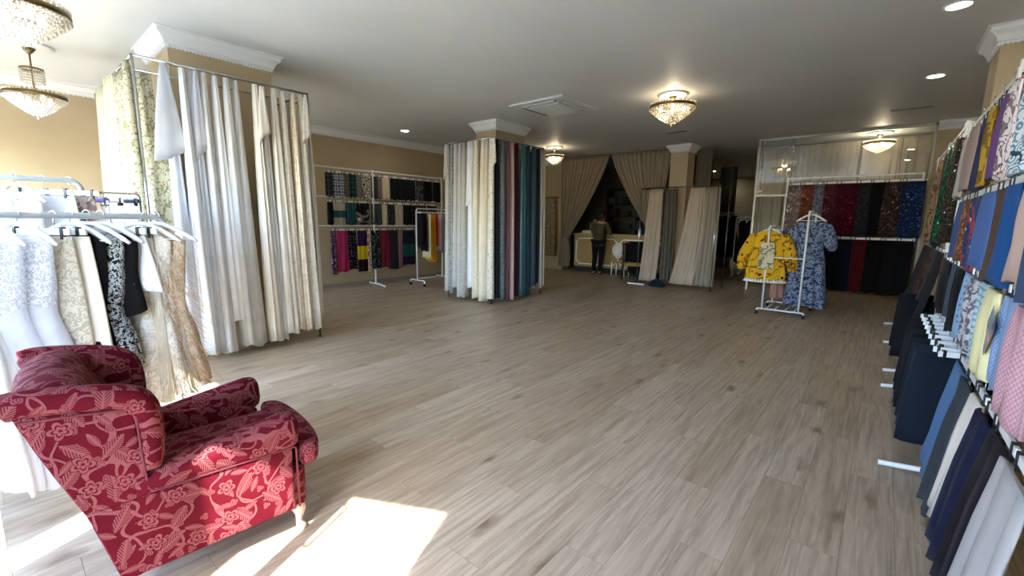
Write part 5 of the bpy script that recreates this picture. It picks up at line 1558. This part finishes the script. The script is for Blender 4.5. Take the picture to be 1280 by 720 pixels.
chandelier('crystal chandelier with a small upper tier, over the dress racks', -4.25, .24, .24, 2.70, True, .12, CG, .18)

chandelier('lit crystal chandelier behind the glass transom, before the sheer curtains', -.28, 11.2, .24, 3.0, False, 5, CG, .15)

def spot(lab, x, y, power=2, group='recessed ceiling spots'):
    t = thing('ceiling_spot', lab, 'spotlight', (x, y, CEIL), 0, group)
    MB().lathe([(.075, 0), (.095, 0), (.095, -.006), (.08, -.012), (.075, -.006)], 32).build('trim_ring', TRIM_WHITE, t, True)
    MB().lathe([(0, -.004), (.075, -.004), (.075, -.001), (0, -.001)], 32).build('lens', SPOT_LENS, t)
    if power:
        d = bpy.data.lights.new('spot_light', 'SPOT')
        d.energy = power; d.color = (1, .93, .82); d.spot_size = 2.2; d.spot_blend = .6; d.shadow_soft_size = .07
        o = bpy.data.objects.new('spot_light', d); link(o, t); o.location = (0, 0, -.02)
spot('lit recessed spot above the far end of the right rail rack', .25, 7.4)
spot('lit recessed spot before the crown of the right column', .25, 5.2)
spot('lit recessed spot over the rack against the beige wall', -7.62, 5.6)
for i, (y, s) in enumerate(((16.25, 'nearest the booth'), (17.4, 'in the middle'), (18.5, 'deepest in the room'))):
    spot('small recessed spot of the far room, ' + s, -4.73, y, 2)
def air_unit():
    t = thing('ceiling_air_unit', 'square white air conditioning cassette set in the ceiling', 'air conditioner', (-4.15, 5.85, CEIL))
    c = plain('cassette_white', 'd5d9d8', .4); dk = plain('cassette_slot', '55595a', .6)
    a = .5
    MB().box((-a, -a, -.03), (a, a, 0), .01).build('frame', c, t)
    for k in range(4):
        m = MB().box((-.3, -.40, -.036), (.3, -.34, -.028)).build('air_slot', dk, t); m.rotation_euler = (0, 0, k*PI/2)
        f = MB().box((-.29, -.405, -.046), (.29, -.352, -.036)).build('flap', c, t); f.rotation_euler = (0, 0, k*PI/2)
    g = MB().box((-.3, -.3, -.05), (.3, .3, -.03), .01).build('grille', plain('cassette_grille', 'c0c5c5', .5), t)
    for k in range(9): MB().box((-.27, -.27+.065*k, -.053), (.27, -.25+.065*k, -.049)).build('grille_bar', c, g)
air_unit()
def slot_vent(lab, x, y, L, rz):
    t = thing('slot_vent', lab, 'vent', (x, y, CEIL), rz, 'slot vents in the ceiling')
    MB().box((-L/2, -.035, -.008), (L/2, .035, 0)).build('frame', plain('vent_grey', '8d9290', .5), t)
    for s in (-.012, .012): MB().box((-L/2+.02, s-.007, -.0095), (L/2-.02, s+.007, -.007)).build('slot', plain('vent_dark', '23262a', .6), t)
slot_vent('dark slot vent in the ceiling before the tied curtains', -3.35, 8.9, .42, 0)
slot_vent('dark slot vent in the ceiling before the glass partition', .1, 9.2, .5, 0)

# ================================================================== PERSON AT THE COUNTER
def skin_mesh(name, verts, edges, radii, mat, parent, sub=2, root=0):
    me = bpy.data.meshes.new(name)
    me.from_pydata(verts, edges, [])
    o = bpy.data.objects.new(name, me); link(o)
    sk = o.modifiers.new('skin', 'SKIN'); sk.use_smooth_shade = True; sk.branch_smoothing = .4
    for i, r in enumerate(radii):
        v = me.skin_vertices[0].data[i]
        v.radius = (r, r) if not isinstance(r, tuple) else r
        v.use_root = (i == root)
    ss = o.modifiers.new('sub', 'SUBSURF'); ss.levels = sub; ss.render_levels = sub
    dg = bpy.context.evaluated_depsgraph_get(); dg.update()
    nm = bpy.data.meshes.new_from_object(o.evaluated_get(dg))
    bpy.data.objects.remove(o)
    nm.name = name
    nm.materials.clear(); nm.materials.append(mat)
    nm.polygons.foreach_set('use_smooth', [True]*len(nm.polygons))
    r = bpy.data.objects.new(name, nm)
    return link(r, parent)
def person():
    t = thing('person', 'person in an olive top and dark trousers leaning over the counter', 'person', (-5.86, 10.52, 0), .15)
    SKIN = plain('skin', 'b08468', .6); HAIR = plain('dark_hair', '1c1512', .6)
    TOP = fabric('plain', '5c5640'); TR = fabric('plain', '14141a')
    # joints: +y is the way the person faces (towards the counter)
    J = {'pelvis': (0, 0, .93), 'waist': (0, .02, 1.06), 'chest': (0, .09, 1.26), 'collar': (0, .13, 1.40), 'neck': (.01, .165, 1.465), 'head': (.015, .20, 1.55), 'crown': (.015, .205, 1.65),
         'hipL': (-.09, 0, .88), 'kneeL': (-.10, .03, .48), 'ankL': (-.11, -.02, .08), 'toeL': (-.125, .13, .03),
         'hipR': (.09, 0, .88), 'kneeR': (.075, .05, .48), 'ankR': (.06, -.03, .08), 'toeR': (.06, .12, .03),
         'shL': (-.17, .12, 1.37), 'elL': (-.25, .17, 1.12), 'wrL': (-.15, .36, 1.14), 'shR': (.17, .12, 1.37), 'elR': (.26, .16, 1.12), 'wrR': (.14, .37, 1.15)}
    R = {'pelvis': (.14, .11), 'waist': (.125, .095), 'chest': (.15, .105), 'collar': (.10, .08), 'neck': .05, 'head': (.078, .092), 'crown': (.06, .07), 'hipL': .095, 'kneeL': .06, 'ankL': .042, 'toeL': .036, 'hipR': .095, 'kneeR': .06, 'ankR': .042, 'toeR': .036,
         'shL': .062, 'elL': .045, 'wrL': .03, 'shR': .062, 'elR': .045, 'wrR': .03}
    E = [('pelvis', 'waist'), ('waist', 'chest'), ('chest', 'collar'), ('collar', 'neck'), ('neck', 'head'), ('head', 'crown'), ('pelvis', 'hipL'), ('hipL', 'kneeL'), ('kneeL', 'ankL'), ('ankL', 'toeL'), ('pelvis', 'hipR'), ('hipR', 'kneeR'), ('kneeR', 'ankR'), ('ankR', 'toeR'),
         ('collar', 'shL'), ('shL', 'elL'), ('elL', 'wrL'), ('collar', 'shR'), ('shR', 'elR'), ('elR', 'wrR')]
    for s, w in ((-1, 'wrL'), (1, 'wrR')):          # palms and five unequal, bent fingers
        wx, wy, wz = J[w]; pn = 'palm'+w[-1]
        J[pn] = (wx-s*.015, wy+.07, wz-.01); R[pn] = (.03, .018); E.append((w, pn))
        for k, (o, l) in enumerate(((-.03, .065), (-.01, .08), (.012, .075), (.032, .055))):
            a, b = 'f%d%s' % (k, w), 'g%d%s' % (k, w)
            J[a] = (wx-s*.015+o, wy+.07+l*.55, wz-.012); J[b] = (wx-s*.015+o*1.1, wy+.07+l, wz-.035)
            R[a] = .009; R[b] = .0075; E += [(pn, a), (a, b)]
        J['th1'+w] = (wx-s*.055, wy+.05, wz-.012); J['th2'+w] = (wx-s*.07, wy+.085, wz-.025); R['th1'+w] = .011; R['th2'+w] = .009; E += [(w, 'th1'+w), ('th1'+w, 'th2'+w)]
    keys = list(J); ix = {k: i for i, k in enumerate(keys)}
    skin_mesh('body', [J[k] for k in keys], [(ix[a], ix[b]) for a, b in E], [R[k] for k in keys], SKIN, t, 2, ix['pelvis'])
    def sub(name, ks, es, grow, mat, root):
        kk = list(ks); i2 = {k: i for i, k in enumerate(kk)}
        def g(r): return tuple(x+grow for x in r) if isinstance(r, tuple) else r+grow
        return skin_mesh(name, [J[k] for k in kk], [(i2[a], i2[b]) for a, b in es], [g(R[k]) for k in kk], mat, t, 2, i2[root])
    J['hem'] = (0, -.005, .84); R['hem'] = (.15, .12)
    sub('top', ['hem', 'pelvis', 'waist', 'chest', 'collar', 'shL', 'elL', 'wrL', 'shR', 'elR', 'wrR'], [('hem', 'pelvis'), ('pelvis', 'waist'), ('waist', 'chest'), ('chest', 'collar'), ('collar', 'shL'), ('shL', 'elL'), ('elL', 'wrL'), ('collar', 'shR'), ('shR', 'elR'), ('elR', 'wrR')], .018, TOP, 'pelvis')
    sub('trousers', ['pelvis', 'hipL', 'kneeL', 'ankL', 'hipR', 'kneeR', 'ankR'], [('pelvis', 'hipL'), ('hipL', 'kneeL'), ('kneeL', 'ankL'), ('pelvis', 'hipR'), ('hipR', 'kneeR'), ('kneeR', 'ankR')], .014, TR, 'pelvis')
    for s in 'LR':
        sub('shoe', ['ank'+s, 'toe'+s], [('ank'+s, 'toe'+s)], .012, plain('black_shoe', '101012', .4), 'ank'+s)
    # hair: a cap over the back and crown, gathered low at the nape
    cx, cy, cz = .015, .19, 1.60
    rings = []
    for k in range(9):
        e = k/8*PI*.62
        rings.append([(cx+.088*math.sin(e+.02)*math.cos(a)*(1.0), cy-.012+.1*math.sin(e+.02)*math.sin(a)-(.012 if math.sin(a) < 0 else -.0), cz+.1*math.cos(e)+(-.035 if math.sin(a) < -.3 and k > 6 else 0)+(.05*math.sin(a) if math.sin(a) > 0 and k > 4 else 0)) for a in [2*PI*n/20 for n in range(20)]])
    MB().loft(rings).build('hair', HAIR, t, True)
    MB().tube([(cx, cy-.1, 1.55), (cx, cy-.125, 1.50), (cx, cy-.115, 1.44)], [.035, .04, .02], 10).build('ponytail', HAIR, t, True)
    # face: nose, eyes, mouth, ears on the side that looks at the counter
    MB().tube([(cx, cy+.088, 1.60), (cx, cy+.108, 1.565), (cx, cy+.092, 1.556)], [.008, .012, .008], 8).build('nose', SKIN, t, True)
    for s in (-1, 1):
        MB().lathe([(0, .008), (.009, .0), (0, -.008)], 10, (cx+s*.03, cy+.085, 1.602)).build('eye', plain('eye_dark', '201814', .2), t, True)
        MB().tube([(cx+s*.08, cy+.0, 1.615), (cx+s*.09, cy-.008, 1.6), (cx+s*.083, cy+.002, 1.565)], [.01, .014, .008], 8).build('ear', SKIN, t, True)
    MB().tube([(cx-.022, cy+.082, 1.53), (cx, cy+.09, 1.528), (cx+.022, cy+.082, 1.53)], [.004, .007, .004], 8).build('mouth', plain('lips', '8a4a44', .5), t, True)
person()
